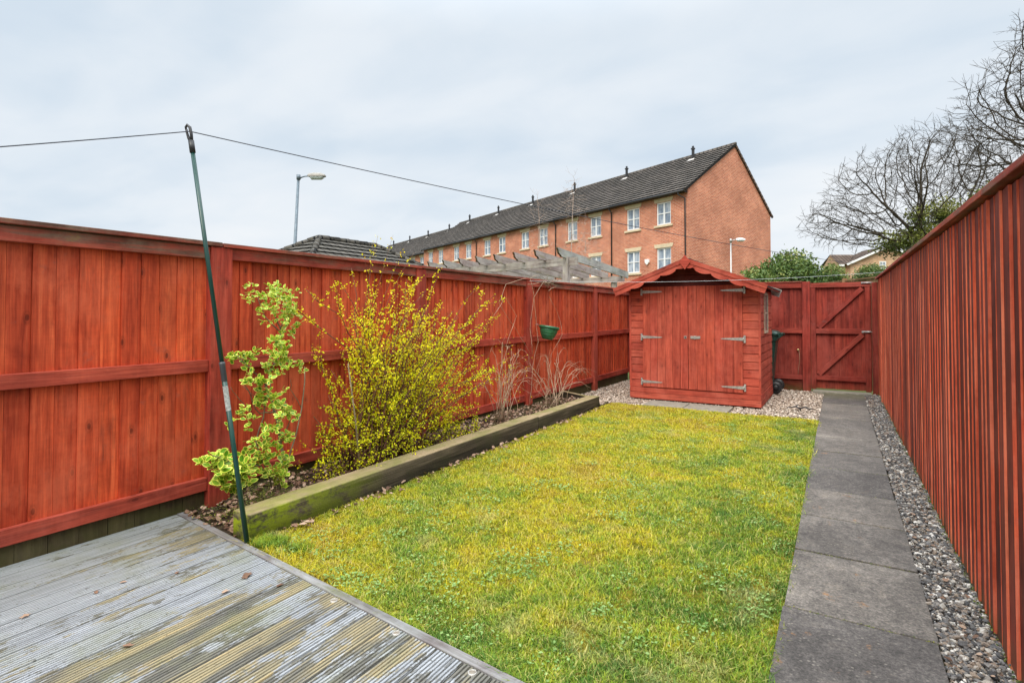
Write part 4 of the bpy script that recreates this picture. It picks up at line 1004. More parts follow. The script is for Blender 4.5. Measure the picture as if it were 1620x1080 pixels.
# --- bare bushes
def bare_bush(loc, label, n, rad, hgt, droop, mat_='dry_twig', seed=1, buds=0):
    random.seed(seed); root = empty('bare_bush', loc, label, 'bush', None); m_ = MB(); loc = Vector(loc); L_ = []
    for i in range(n):
        a = random.uniform(0, 2 * pi); r_ = rad * random.uniform(0.3, 1.0)
        b0 = loc + Vector((random.gauss(0, .05), random.gauss(0, .10), 0)); tg = loc + Vector((cos(a) * r_ * 0.42, sin(a) * r_, hgt * random.uniform(0.35, 1.0)))
        mid = loc + Vector((cos(a) * r_ * 0.25, sin(a) * r_ * random.uniform(.2, .6), tg.z * random.uniform(0.9, 1.25) * (1.15 if random.random() < .85 else .5)))
        tg.z -= droop * random.random(); pts = bez(b0, mid, tg, 8); pts = [p + rv(0.008) for p in pts]
        pts = [Vector((max(p.x, FX + 0.09), p.y, max(p.z, 0.05))) for p in pts]
        m_.tube(pts, [0.0032 * (1 - k / 10) + 0.0009 for k in range(9)], 4)
        for k in range(random.randint(1, 4)):
            j = random.randint(3, 8); d = ((pts[j] - pts[j - 1]).normalized() + rv(0.6)).normalized(); L = random.uniform(.08, .28)
            tp = [pts[j], pts[j] + d * L * .5 + rv(.01), pts[j] + d * L + Vector((0, 0, -0.03))]; m_.tube(tp, [.0015, .001, .0008], 3, caps=False)
            L_ += [tp[1], tp[2]]
    m_.build('stems', mat_, root)
    if buds:
        A_ = np.array([tuple(p + rv(0.02)) for p in L_ for _ in range(buds)]); A_[:, 0] = np.maximum(A_[:, 0], FX + 0.07)
        scatter('foliage', LEAF4, A_, RNG.uniform(.01, .02, len(A_)), RNG.uniform(0.3, 1, len(A_)), 'yellow_leaf', rand_rot(len(A_)), root)
bare_bush((-3.5, 5.55, 0.08), 'thicket of dry tan stems just right of the yellow shrub', 26, 0.60, 0.90, 0.0, seed=3, buds=1)
bare_bush((-3.5, 6.95, 0.08), 'sprawling bare pinkish-brown bush below the hanging green planter', 24, 1.15, 0.85, 0.35, 'dry_twig', seed=5)
random.seed(21)
m_ = MB(); vroot = empty('bare_climber', (-3.8, 6.95, 0.1), 'leafless climber straggling up the fence post beside the green planter', 'climber')
for (pxs) in ([(838, 650), (840, 600), (850, 540), (846, 480), (838, 440), (850, 435), (870, 452)], [(840, 560), (815, 520), (790, 480), (800, 450), (832, 440)], [(800, 545), (818, 500), (800, 470), (780, 500)],
              [(860, 445), (845, 470), (838, 520), (842, 560)], [(870, 470), (885, 500), (890, 530), (872, 560), (868, 620)], [(835, 450), (862, 446), (880, 452), (868, 460)]):
    pts = [on_x(a, b_, -3.80 + random.uniform(0, .06)) for a, b_ in pxs]; fine = []
    for i in range(len(pts) - 1): fine += [pts[i].lerp(pts[i + 1], k / 3) + rv(0.006) for k in range(3)]
    m_.tube(fine + [pts[-1]], 0.0028, 4)
m_.build('stems', 'dry_twig', vroot)
m_ = MB(); tgl = on_x(868, 448, -3.84)
for i in range(26):
    p = tgl + Vector((0, random.gauss(0, .14), random.gauss(0.0, .025))); m_.tube([p, p + rv(0.035), p + rv(0.06)], [.004, .003, .002], 4)
m_.build('tangle', 'euonymus_bark', vroot)

# --- space colonisation for the bare trees
def colonise(root_pts, attr, step, infl, kill, iters=220, jit=0.15, seed=0):
    rng = np.random.default_rng(seed)
    N = [np.array(p, float) for p in root_pts]; par = [-1] + list(range(len(N) - 1)); P = np.array(attr, float)
    nodes = np.array(N); d = np.linalg.norm(P[:, None] - nodes[None], axis=2); near = d.argmin(1); nd = d.min(1)
    alive = nd > kill
    for it in range(iters):
        act = alive & (nd < infl)
        if not act.any(): break
        idx = near[act]; dv = P[act] - nodes[idx]; dv /= np.linalg.norm(dv, axis=1)[:, None] + 1e-9
        uq, inv = np.unique(idx, return_inverse=True); acc = np.zeros((len(uq), 3)); np.add.at(acc, inv, dv)
        acc += rng.normal(0, jit, acc.shape) * np.linalg.norm(acc, axis=1)[:, None]
        acc /= np.linalg.norm(acc, axis=1)[:, None] + 1e-9
        new = nodes[uq] + acc * step; b0 = len(nodes)
        dmin = np.min(np.linalg.norm(new[:, None] - nodes[None], axis=2), axis=1); good = dmin > 0.62 * step
        bad = uq[~good]
        if len(bad): alive &= ~(np.isin(near, bad) & act)
        if not good.any(): continue
        uq = uq[good]; new = new[good]; nodes = np.vstack([nodes, new]); par += list(uq)
        for c in range(0, len(new), 400):
            dd = np.linalg.norm(P[:, None] - new[None, c:c + 400], axis=2); m = dd.argmin(1); mv = dd[np.arange(len(P)), m]
            bt = mv < nd; nd[bt] = mv[bt]; near[bt] = b0 + c + m[bt]
        alive = alive & (nd > kill)
    return nodes, np.array(par)
def tree_mesh(nodes, par, r_tip, expo, parent, name, mat_, twigs=2, twl=0.35, seed=0, flat=0.0):
    rng = random.Random(seed); n = len(nodes); ch = [[] for _ in range(n)]
    for i in range(1, n): ch[par[i]].append(i)
    rad = np.zeros(n)
    for i in range(n - 1, -1, -1):
        rad[i] = r_tip if not ch[i] else sum(rad[c] ** expo for c in ch[i]) ** (1 / expo)
    m_ = MB()
    # chains
    stack = [(0, None)]
    while stack:
        s_, pr = stack.pop(); chain = ([pr] if pr is not None else []) + [s_]; cur = s_
        while ch[cur]:
            big = max(ch[cur], key=lambda c: rad[c])
            for c in ch[cur]:
                if c != big: stack.append((c, cur))
            cur = big; chain.append(cur)
        pts = [Vector(nodes[k]) for k in chain]; rr = [rad[k] for k in chain]
        if pr is not None: rr[0] = min(rr[0], rr[1] * 1.15)
        if len(pts) > 1: m_.tube(pts, rr, 7 if max(rr) > 0.06 else (5 if max(rr) > 0.02 else 3), caps=False, mi=0)
        for kk in range(1, len(pts)):
            if rr[kk] < r_tip * 2.4:
                for _ in range(twigs if kk == len(pts) - 1 else (1 if rng.random() < 0.5 else 0)):
                    d = (pts[kk] - pts[kk - 1]).normalized() + Vector((rng.gauss(0, .42), rng.gauss(0, .42), rng.gauss(0.05, .38)))
                    d.normalize(); L = twl * rng.uniform(.4, 1.1); a = pts[kk] + d * L * .5 + Vector((rng.gauss(0, .03), rng.gauss(0, .03), rng.gauss(0, .03))); e = a + (d + Vector((rng.gauss(0, .2), rng.gauss(0, .2), rng.gauss(0.05, .2)))) * L * .5
                    m_.tube([pts[kk], a, e], [r_tip * .8, r_tip * .6, r_tip * .4], 3, caps=False)
                    d3 = (d + Vector((rng.gauss(0, .7), rng.gauss(0, .7), rng.gauss(0, .6)))).normalized(); m_.tube([a, a + d3 * L * .45], [r_tip * .55, r_tip * .35], 3, caps=False)
    return m_.build(name, mat_, parent)
def crown_pts(spec, n, seed):
    rng = np.random.default_rng(seed); out = []
    tot = sum(s_[6] for s_ in spec)
    for (cx_, cy_, cz_, ax_, ay_, az_, wt) in spec:
        k = int(n * wt / tot); u = rng.normal(size=(k, 3)); u /= np.linalg.norm(u, axis=1)[:, None]; r_ = rng.uniform(0.35, 1, k) ** 0.6
        out.append(np.array([cx_, cy_, cz_]) + u * r_[:, None] * np.array([ax_, ay_, az_]))
    return np.vstack(out)
def leaf_cloud(name, blobs, n, size, mat_, parent, seed=0, rmin=0.55):
    rng = np.random.default_rng(seed); tot = sum(b_[3] * b_[4] * b_[5] for b_ in blobs); PS = []; RS = []
    for (cx_, cy_, cz_, ax_, ay_, az_) in blobs:
        k = int(n * ax_ * ay_ * az_ / tot); u = rng.normal(size=(k, 3)); u /= np.linalg.norm(u, axis=1)[:, None]; r_ = rng.uniform(rmin, 1.04, k)
        p = np.array([cx_, cy_, cz_]) + u * r_[:, None] * np.array([ax_, ay_, az_])
        lump = np.array([mnoise.noise(Vector(q_) * 2.2) for q_ in p]); keep = lump > -0.40
        PS.append(p[keep]); RS.append(np.clip(0.42 + 0.30 * u[keep, 2] + 0.45 * lump[keep] + rng.normal(0, .14, keep.sum()), 0.01, 0.99))
    PS = np.vstack(PS); RS = np.concatenate(RS); PS += rng.normal(0, size * 0.6, PS.shape)
    ok = PS[:, 2] > 0.05; PS = PS[ok]; RS = RS[ok]
    return scatter(name, LEAF4, PS, rng.uniform(0.6, 1.2, len(PS)) * size, RS, mat_, rand_rot(len(PS)), parent)

# oak behind the right fence; its crown hangs left over the gate
ok1 = empty('oak_tree', (2.75, 24.6, 0), 'wide bare oak beyond the gate, low boughs reaching left, ivy on its trunk', 'tree')
OX, OY = 2.75, 24.6
rp = [(OX, OY, z_) for z_ in np.arange(-0.1, 3.6, 0.3)]
U_ = np.array([cos(YAW), sin(YAW), 0])
def around(u, dpt, zz): return (OX + U_[0] * u - sin(YAW) * dpt, OY + U_[1] * u + cos(YAW) * dpt, zz)
sp_ = [around(-1.6, 0, 5.5) + (1.9, 2.0, 2.0, 4), around(-3.0, 0, 4.7) + (1.5, 1.6, 0.9, 2.2), around(0.4, 0, 6.6) + (2.0, 2.0, 1.8, 3), around(-0.2, 0, 7.2) + (1.3, 1.4, 1.0, 1.2), around(2.2, 0, 5.6) + (1.6, 1.8, 1.6, 2)]
nodes, par = colonise(rp, crown_pts(sp_, 4400, 4), 0.19, 2.6, 0.22, seed=2, jit=0.10)
tree_mesh(nodes, par, 0.0072, 2.25, ok1, 'branches', 'oak_bark', 3, 0.42, 5)
leaf_cloud('ivy', [around(-0.3, 0, 4.0) + (0.75, 0.8, 0.8), around(0.5, 0, 4.9) + (0.75, 0.7, 0.75), around(-1.2, 0, 3.9) + (0.7, 0.6, 0.5), around(-0.5, -.3, 4.8) + (0.5, 0.5, 0.5), around(1.5, 0, 4.9) + (.7, .6, .5), around(0, 0, 2.2) + (.5, .5, 1.8)], 13000, 0.095, 'ivy_leaf', ok1, 3, 0.1)

O2 = Vector((5.6, 19.6, 0)); ok2 = empty('oak_tree', O2, 'taller bare oak at the right edge, its fine twigs rising above the right fence', 'tree')
def ar2(u, dpt, zz): return (O2.x + U_[0] * u - sin(YAW) * dpt, O2.y + U_[1] * u + cos(YAW) * dpt, zz)
rp = [(O2.x, O2.y, z_) for z_ in np.arange(-0.1, 4.0, 0.3)]
sp_ = [ar2(-1.9, -1, 6.4) + (2.0, 2.0, 1.7, 4), ar2(-2.9, -1, 5.3) + (1.5, 1.6, 1.3, 3), ar2(-0.7, -1, 8.5) + (1.7, 1.6, 1.7, 3.5), ar2(0.9, 0, 8.3) + (2.2, 2.2, 2.6, 3), ar2(2.6, 0, 6.5) + (2, 2, 2, 1.2)]
nodes, par = colonise(rp, crown_pts(sp_, 7000, 9), 0.19, 2.8, 0.22, seed=5, jit=0.10)
tree_mesh(nodes, par, 0.0068, 2.25, ok2, 'branches', 'oak_bark', 3, 0.42, 8)

O3 = Vector((3.6, 17.6, 0)); iv = empty('ivy_bush', O3, 'olive-green ivy thicket just showing over the right fence below the bare oaks', 'bush')
def ar3(u, zz): return (O3.x + U_[0] * u, O3.y + U_[1] * u, zz)
leaf_cloud('foliage', [ar3(-0.35, 4.1) + (0.6, 0.8, 0.55), ar3(0.4, 4.35) + (0.55, 0.7, 0.5), ar3(0, 2.8) + (0.8, .7, 1.2)], 9000, 0.07, 'ivy_leaf', iv, 6, 0.3)
m_ = MB(); random.seed(4)
for i in range(60):
    a = Vector(ar3(random.uniform(-.8, .9), random.uniform(3.3, 4.1))); m_.tube([a, a + Vector((random.gauss(0, .2), random.gauss(0, .2), .3)), a + Vector((random.gauss(0, .5), random.gauss(0, .5), random.uniform(.3, .75)))], [.012, .009, .004], 3, caps=False)
m_.tube([ar3(0, 0), ar3(0, 2.8)], [.12, .06], 7)
m_.build('stems', 'euonymus_bark', iv)

def bush(loc, label, blobs, n, size, seed):
    r_ = empty('evergreen_bush', loc, label, 'bush'); bl = [(loc[0] + U_[0] * u - sin(YAW) * dpt, loc[1] + U_[1] * u + cos(YAW) * dpt, zz, a, b_, c_) for (u, dpt, zz, a, b_, c_) in blobs]
    leaf_cloud('foliage', bl, n, size, 'bush_leaf', r_, seed)
    m_ = MB(); random.seed(seed); m_.tube([loc, (loc[0], loc[1], blobs[0][2])], [.10, .04], 7)
    for i in range(9):
        a = Vector((loc[0], loc[1], blobs[0][2] * random.uniform(.4, .9))); m_.tube([a, a + Vector((random.gauss(0, .4), random.gauss(0, .4), random.uniform(.3, .8)))], [.03, .012], 4)
    m_.build('branches', 'oak_bark', r_)
bush((-1.7, 21.2, 0), 'large rounded dark green bush rising behind the shed and back fence', [(0.25, 0, 2.45, 1.05, 1.1, 1.12), (-0.65, 0, 2.25, 0.85, 0.9, 0.85), (0.85, 0, 2.3, 0.55, 0.8, 0.85), (0, 0, 1.5, 1.3, 1.2, 1.1), (-1.35, -1, 2.2, .6, .7, .72)], 34000, 0.115, 11)
bush((-0.3, 30.2, 0), 'small rounded bush in front of the left end of the buff brick house', [(0, 0, 2.95, 0.68, 0.8, 0.85), (-0.3, 0, 2.4, 0.75, .8, .9), (0.35, 0, 2.4, 0.6, .7, .8)], 14000, 0.095, 12)
bush((1.42, 33.5, 0), 'clipped dome-shaped bush in front of the buff brick house beside its white window', [(0.05, 0, 3.2, 0.85, 0.85, 0.75), (0.0, 0, 2.4, 0.8, .8, .9)], 13000, 0.095, 13)

# birches beyond the left fence
def birch(px_, D_, ztop, label, seed, wdt=0.5, n=260):
    v = _d(px_, 420); t_ = D_ / FP; X, Y = v[0] * t_, v[1] * t_
    r_ = empty('birch_sapling', (X, Y, 0), label, 'tree'); rp = [(X + 0.03 * sin(z_ * 1.7 + seed), Y, z_) for z_ in np.arange(0, ztop * 0.88, 0.15)]
    at_ = crown_pts([(X, Y, ztop * 0.62, wdt, wdt, ztop * 0.3, 3), (X, Y, ztop * 0.88, wdt * .5, wdt * .5, ztop * 0.14, 2)], n, seed)
    nd, pr = colonise(rp, at_, 0.11, 1.2, 0.16, seed=seed, jit=0.12); tree_mesh(nd, pr, 0.0035, 2.5, r_, 'branches', 'birch_bark', 2, 0.3, seed)
birch(906, 14.0, 5.0, 'tall slender pale birch sapling in front of the terrace, tips above the roof ridge', 31)
birch(852, 15.0, 4.7, 'thin leafless birch sapling left of the taller one, in front of the terrace roof', 32, 0.45, 200)
birch(925, 15.5, 3.9, 'short twiggy birch sapling behind the pergola beam', 33, 0.8, 300)

# ================================================================== PERGOLA
pg = empty('pergola', (-5.0, 9.0, 0), 'weathered grey timber pergola with scroll-cut rafter ends, over the left fence', 'pergola')
def at_z(px_, py_, z_):
    v = _d(px_, py_); t_ = (z_ - CAMH) / v[2]; return Vector((v[0] * t_, v[1] * t_, z_))
near_px = [(881, 391), (845.6, 395.6), (811, 399.6), (781, 403), (753, 406), (727, 409), (700, 411), (676, 413.5)]
Zt = 2.60; N_ = [at_z(a, b_, Zt) for a, b_ in near_px]
a0_, a6 = N_[0], N_[6]; rowd = (a6 - a0_); stepv = rowd / 6
farp = at_z(993, 430, 2.36); rd = farp - a0_; RLn = rd.length; rd.normalize()
for i in range(8):
    p0 = a0_ + stepv * i; m_ = MB()
    sidev = rd.cross(Vector((0, 0, 1))).normalized(); upv = sidev.cross(rd).normalized()
    # scroll profile (along, down)
    prof = [(0, 0), (0.004, -0.022), (0.028, -0.036), (0.036, -0.06), (0.046, -0.088), (0.075, -0.108), (0.115, -0.118), (0.140, -0.130), (0.155, -0.15), (RLn, -0.15), (RLn, 0)]
    m_.prism(prof, p0 - sidev * 0.02, rd, upv, sidev * 0.04)
    nf = len(prof); st_ = len(m_.mi) - nf
    for q_ in range(8): m_.mi[st_ + q_] = 1
    m_.build('rafter', ['weathered_timber', 'gravel_board_wood'], pg)
off1 = rd * 0.42 + Vector((0, 0, -0.145)); 
b0 = a0_ + off1 - stepv.normalized() * 0.22; b1 = a0_ + stepv * 7.5 + off1
m_ = MB(); m_.beam(b0 + Vector((0, 0, -.055)), b1 + Vector((0, 0, -.055)), 0.045, 0.145); m_.build('beam', 'weathered_timber', pg)
off2 = rd * (RLn - 0.32) + Vector((0, 0, -0.15)); b2 = a0_ + off2 - stepv.normalized() * 0.05; b3 = a0_ + stepv * 7.5 + off2
m_ = MB(); m_.beam(b2 + Vector((0, 0, -.05)), b3 + Vector((0, 0, -.05)), 0.045, 0.12); m_.build('beam', 'weathered_timber', pg)
for p in (a0_ + off1 - rd * 0.055 + stepv * 0.02, a0_ + off2 + rd * 0.08 + stepv * 0.45, a0_ + off1 - rd * .055 + stepv * 6.8, a0_ + off2 + rd * .08 + stepv * 6.8):
    m_ = MB(); m_.box(p.x - 0.05, p.x + 0.05, p.y - 0.05, p.y + 0.05, 0, p.z + 0.03, 'z'); m_.build('post', 'weathered_timber', pg)

# ================================================================== GARAGE ROOF
gx, gy0, gy1 = -15.7, 12.75, 15.5; gz = 4.06; hw = 2.9; dropz = 1.75
ga = empty('garage', (gx, 14, 0), 'low garage with hipped dark tiled roof just showing above the left fence', 'garage')
m_ = MB(); m_.box(gx - hw + .35, gx + hw - .35, gy0 - hw + .35, gy1 + hw - .35, 0, gz - dropz + 0.12, 'z'); m_.build('wall', 'red_brick', ga)
def tiled(m_, A, B, C, D, n, th=0.035, tri=False):
    """tile courses on the slope with eave A->B and ridge D->C ; stepped"""
    A, B, C, D = map(Vector, (A, B, C, D)); nrm = (B - A).cross(D - A).normalized()
    if nrm.z < 0: nrm = -nrm
    SL = ((D + C) / 2 - (A + B) / 2).length; ux = (B - A).normalized(); o = A
    for i in range(n):
        t0, t1 = i / n, (i + 1) / n
        p = [A.lerp(D, t0) + nrm * th, B.lerp(C, t0) + nrm * th, B.lerp(C, t1) + nrm * 0.004, A.lerp(D, t1) + nrm * 0.004, A.lerp(D, t0), B.lerp(C, t0)]
        lc = [((v - o).dot(ux) + (i % 2) * 0.15, i * 0.3 + (0.02 if k in (0, 1) else (0.28 if k in (2, 3) else 0.01)), 0) for k, v in enumerate(p)]
        fs = [(0, 1, 2, 3), (4, 5, 1, 0)]
        if (p[1] - p[0]).cross(p[3] - p[0]).z < 0: fs = [tuple(reversed(f)) for f in fs]
        b_ = len(m_.v); m_.v += [tuple(v) for v in p]; m_.lc += [tuple(v) for v in lc]
        for f in fs: m_.f.append(tuple(b_ + k for k in f)); m_.mi.append(0); m_.r.append(0.5); m_.sm.append(False)
E1, E2, E3, E4 = (gx + hw, gy0 - hw, gz - dropz), (gx + hw, gy1 + hw, gz - dropz), (gx - hw, gy1 + hw, gz - dropz), (gx - hw, gy0 - hw, gz - dropz)
G0, G1 = (gx, gy0, gz), (gx, gy1, gz)
m_ = MB(); tiled(m_, E1, E2, G1, G0, 11, 0.05); tiled(m_, E3, E4, G0, G1, 11, 0.05); tiled(m_, E4, E1, G0, G0, 11, 0.05); tiled(m_, E2, E3, G1, G1, 11, 0.05)
rf_ = m_.build('roof', 'garage_roof_tile', ga)
m_ = MB()
for a, b_ in ((G0, G1), (G0, E1), (G0, E4), (G1, E2), (G1, E3)):
    a_, b2_ = Vector(a), Vector(b_); n = int((b2_ - a_).length / 0.4)
    for k in range(n):
        m_.tube([a_.lerp(b2_, k / n) + Vector((0, 0, 0.02)), a_.lerp(b2_, (k + .97) / n) + Vector((0, 0, 0.03))], [0.10, 0.11], 8)
m_.build('ridge_tiles', 'garage_roof_tile', rf_)

# ================================================================== STREET LAMPS
def lamp(loc, h, label, lean, sc=1.0, white=False):
    r_ = empty('street_lamp', loc, label, 'street lamp', None); loc = Vector(loc); tp = loc + Vector((lean * U_[0], lean * U_[1], h)); u = Vector(U_)
    m_ = MB(); m_.tube([loc, loc.lerp(tp, 0.3), tp], [0.075 * sc, 0.062 * sc, 0.045 * sc], 12); m_.build('pole', 'lamp_post_paint' if not white else 'galvanised_steel', r_)
    m_ = MB(); m_.tube([tp + Vector((0, 0, -.12)), tp + Vector((0, 0, .05))], 0.068 * sc, 12); m_.tube([tp + u * .05 * sc + Vector((0, 0, -.06)), tp + u * .22 * sc, tp + u * .36 * sc + Vector((0, 0, .01))], 0.024, 8)
    m_.tube([tp + u * .04 * sc + Vector((0, 0, -.10)), tp + u * .12 * sc + Vector((0, 0, -.03)), tp + u * .2 * sc], 0.018, 6); m_.build('bracket', 'lamp_post_paint' if not white else 'galvanised_steel', r_)
    def sec(s_, hw_, z0, z1, n=10):
        c = tp + u * s_ * sc; pv = Vector((-u.y, u.x, 0)); out = []
        for k in range(n):
            a = pi * k / (n - 1); out.append(tuple(c + pv * cos(a) * hw_ * sc + Vector((0, 0, (z0 + (z1 - z0) * sin(a)) * sc))))
        return out
    m_ = MB(); rings(m_, [sec(.32, .05, 0, .05), sec(.37, .10, -.02, .10), sec(.55, .13, -.02, .13), sec(.78, .13, -.02, .12), sec(.92, .10, -.01, .07), sec(.96, .05, 0, .02)], smooth=False); m_.build('lamp_head', 'lamp_housing' if not white else 'white_upvc', r_)
    def sec2(s_, hw_, dz_, n=10):
        c = tp + u * s_ * sc; pv = Vector((-u.y, u.x, 0)); return [tuple(c + pv * cos(pi * k / (n - 1)) * hw_ * sc - Vector((0, 0, (.025 + dz_ * sin(pi * k / (n - 1))) * sc))) for k in range(n)]
    m_ = MB(); rings(m_, [sec2(.42, .09, .05), sec2(.46, .11, .10), sec2(.80, .11, .10), sec2(.88, .09, .05)]); m_.build('lens', 'lamp_lens', r_)
lamp((-16.44, 12.14, 0), 6.22, 'grey street lamp on a tall post beyond the left fence, beside the hipped garage roof', 0.27, 1.0)
lamp((-4.33, 27.0, 0), 4.86, 'smaller pale street lamp in front of the gable end of the brick terrace', 0.0, 0.72, True)

# ================================================================== TERRACE
HW = 5.36; hy = 4.1; hz = 10.92; bz, bY = 7.30, 7.62; ez = 8.0; hrot = -math.atan2(0.4185, 0.9082)
C0 = Vector((-6.649, 28.553, 0)); HU = Vector((-0.9082, 0.4185, 0)); HV = Vector((0.4185, 0.9082, 0))
def house_window(root, xc, z0, w_, h_):
    m_ = MB(); x0, x1 = xc - w_ / 2, xc + w_ / 2
    fr = 0.075
    for (a, b_, c_, d_) in ((x0, x1, z0, z0 + fr), (x0, x1, z0 + h_ - fr, z0 + h_), (x0, x0 + fr, z0 + fr, z0 + h_ - fr), (x1 - fr, x1, z0 + fr, z0 + h_ - fr), (xc - 0.05, xc + 0.05, z0 + fr, z0 + h_ - fr)):
        m_.box(a + .002, b_ - .002, 0.05, 0.11, c_ + .002, d_ - .002)
    m_.box(x0 + fr, xc - 0.05, 0.055, 0.10, z0 + h_ * 0.49, z0 + h_ * 0.53); m_.box(xc + 0.05, x1 - fr, 0.055, 0.10, z0 + h_ * 0.49, z0 + h_ * 0.53)
    wn_ = m_.build('window', 'white_upvc', root, world=False)
    m_ = MB(); m_.add([(x0 + .05, 0.085, z0 + .05), (x1 - .05, 0.085, z0 + .05), (x1 - .05, 0.085, z0 + h_ - .05), (x0 + .05, 0.085, z0 + h_ - .05)], [(0, 1, 2, 3)]); m_.build('pane', 'window_pane', wn_, world=False)
    m_ = MB(); m_.prism([(x0 - .10, z0 + h_ + .004), (x1 + .10, z0 + h_ + .004), (x1 + .17, z0 + h_ + .22), (x0 - .17, z0 + h_ + .22)], (0, 0.03, 0), (1, 0, 0), (0, 0, 1), (0, -0.055, 0)); m_.build('lintel', 'stone_lintel', wn_, world=False)
    m_ = MB(); m_.box(x0 - .14, x1 + .14, -0.07, 0.04, z0 - .11, z0 - .004); m_.build('sill', 'stone_lintel', wn_, world=False)
def make_house(gable, label, pipe):
    r_ = empty('terraced_house', C0, label, 'house', 'houses of the long brick terrace', hrot)
    m_ = MB(); W0 = -HW
    # front wall with window openings left behind the frames (frames stand just proud)
    xb = [W0, -3.81 - .49, -3.81 + .49, -1.59 - .49, -1.59 + .49, 0]; zb_ = [-0.1, 3.72, 4.96, 6.20, 7.44, ez]
    for ix in range(5):
        for iz in range(5):
            if ix in (1, 3) and iz in (1, 3):
                a_, b2, c2_, d2 = xb[ix], xb[ix + 1], zb_[iz], zb_[iz + 1]
                m_.add([(a_, 0, c2_), (b2, 0, c2_), (b2, 0, d2), (a_, 0, d2), (a_, .12, c2_), (b2, .12, c2_), (b2, .12, d2), (a_, .12, d2)], [(0, 1, 5, 4), (1, 2, 6, 5), (2, 3, 7, 6), (3, 0, 4, 7)])
            else: m_.add([(xb[ix], 0, zb_[iz]), (xb[ix + 1], 0, zb_[iz]), (xb[ix + 1], 0, zb_[iz + 1]), (xb[ix], 0, zb_[iz + 1])], [(0, 1, 2, 3)])
    m_.add([(0, bY, -0.1), (W0, bY, -0.1), (W0, bY, bz), (0, bY, bz)], [(0, 1, 2, 3)])
    if gable: m_.add([(0, 0, -0.1), (0, bY, -0.1), (0, bY, bz), (0, hy, hz - 0.03), (0, 0, ez)], [(0, 1, 2, 3, 4)])
    m_.add([(W0 + .01, 0.0, -0.1), (W0 + .01, bY, -0.1), (W0 + .01, bY, bz), (W0 + .01, hy, hz - 0.05), (W0 + .01, 0, ez)], [(4, 3, 2, 1, 0)])
    m_.build('wall', 'red_brick', r_, world=False)
    gx1 = 0.09 if gable else 0.0
    sl = (hz - ez) / hy; yo = -0.30
    m_ = MB(); tiled(m_, (W0, yo, ez + yo * sl + .03), (gx1, yo, ez + yo * sl + .03), (gx1, hy, hz), (W0, hy, hz), 16, 0.06)
    sb = (hz - bz) / (bY - hy); tiled(m_, (gx1, bY + .15, bz - .15 * sb + .03), (W0, bY + .15, bz - .15 * sb + .03), (W0, hy, hz), (gx1, hy, hz), 18, 0.03)
    rf2 = m_.build('roof', 'grey_roof_tile', r_, world=False)
    m_ = MB(); m_.tube([(W0, hy, hz + .0), (gx1, hy, hz + .0)], 0.09, 8); m_.build('ridge_tiles', 'grey_roof_tile', rf2, world=False)
    if gable:
        m_ = MB(); m_.beam((gx1 - .04, yo, ez + yo * sl - .03), (gx1 - .04, hy, hz - .07), 0.08, 0.10); m_.beam((gx1 - .04, bY + .15, bz - .15 * sb - .03), (gx1 - .04, hy, hz - .07), 0.08, 0.10); m_.build('verge', 'brown_roof_tile', rf2, world=False)
    m_ = MB(); m_.box(W0 + 2.87, W0 + 2.99, hy - .52, hy - .40, hz - .50, hz + .22); m_.box(W0 + 2.84, W0 + 3.02, hy - .55, hy - .37, hz + .22, hz + .30); m_.box(W0 + 2.88, W0 + 2.98, hy - .50, hy - .42, hz + .30, hz + .42); vt = m_.build('roof_vent', 'black_plastic', rf2, world=False)
    m_ = MB(); zz = ez + (hy - .75) * sl; m_.add([(W0 + 2.6, hy - .86, ez + (hy - .86) * sl + .05), (W0 + 3.26, hy - .86, ez + (hy - .86) * sl + .05), (W0 + 3.1, hy - .55, ez + (hy - .55) * sl + .06), (W0 + 2.75, hy - .55, ez + (hy - .55) * sl + .06)], [(0, 1, 2, 3)]); m_.build('flashing', 'lead_flashing', rf2, world=False)
    m_ = MB(); m_.tube([(W0, yo - .03, ez + yo * sl - .04), (gx1 * 0, yo - .03, ez + yo * sl - .04)], 0.06, 8); m_.box(W0, 0, yo + .02, -0.004, ez + yo * sl - .09, ez + yo * sl - .06); m_.build('gutter', 'black_plastic', r_, world=False)
    if pipe:
        xp = -0.12; m_ = MB(); m_.tube([(xp - .25, yo - .02, ez + yo * sl - .06), (xp - .25, yo + .0, ez - .42), (xp, -0.08, ez - .62), (xp, -0.08, 0)] if gable else [(xp, yo - .02, ez + yo * sl - .08), (xp, -0.08, ez - .55), (xp, -0.08, 0)], 0.038, 8); m_.build('downpipe', 'black_plastic', r_, world=False)
    for xc in (-1.59, -3.81):
        house_window(r_, xc, 6.20, 0.98, 1.24); house_window(r_, xc, 3.72, 0.98, 1.24)
    return r_
h0 = make_house(True, 'gable-end house of the brick terrace, nearest, with the tall blank gable wall', True)
m_ = MB(); m_.prism([(-.15, .16), (.15, .16), (.15, -.02), (0, -.16), (-.15, -.02)], (-2.72, 0, 4.27), (1, 0, 0), (0, 0, 1), (0, -0.09, 0)); m_.build('alarm_box', 'white_upvc', h0, world=False)
hA = make_house(False, 'second house of the brick terrace from the gable end, behind the pergola', True); hA.location = C0 + HU * HW
names = ['third', 'fourth', 'fifth', 'sixth']
for k in range(2, 6):
    c_ = copy_tree(hA); c_.location = C0 + HU * (HW * k)
    c_['label'] = names[k - 2] + ' house of the brick terrace counting from the big gable end'
    if k % 2 == 1:
        for ch in list(c_.children):
            if ch.name.startswith('downpipe'): bpy.data.objects.remove(ch)
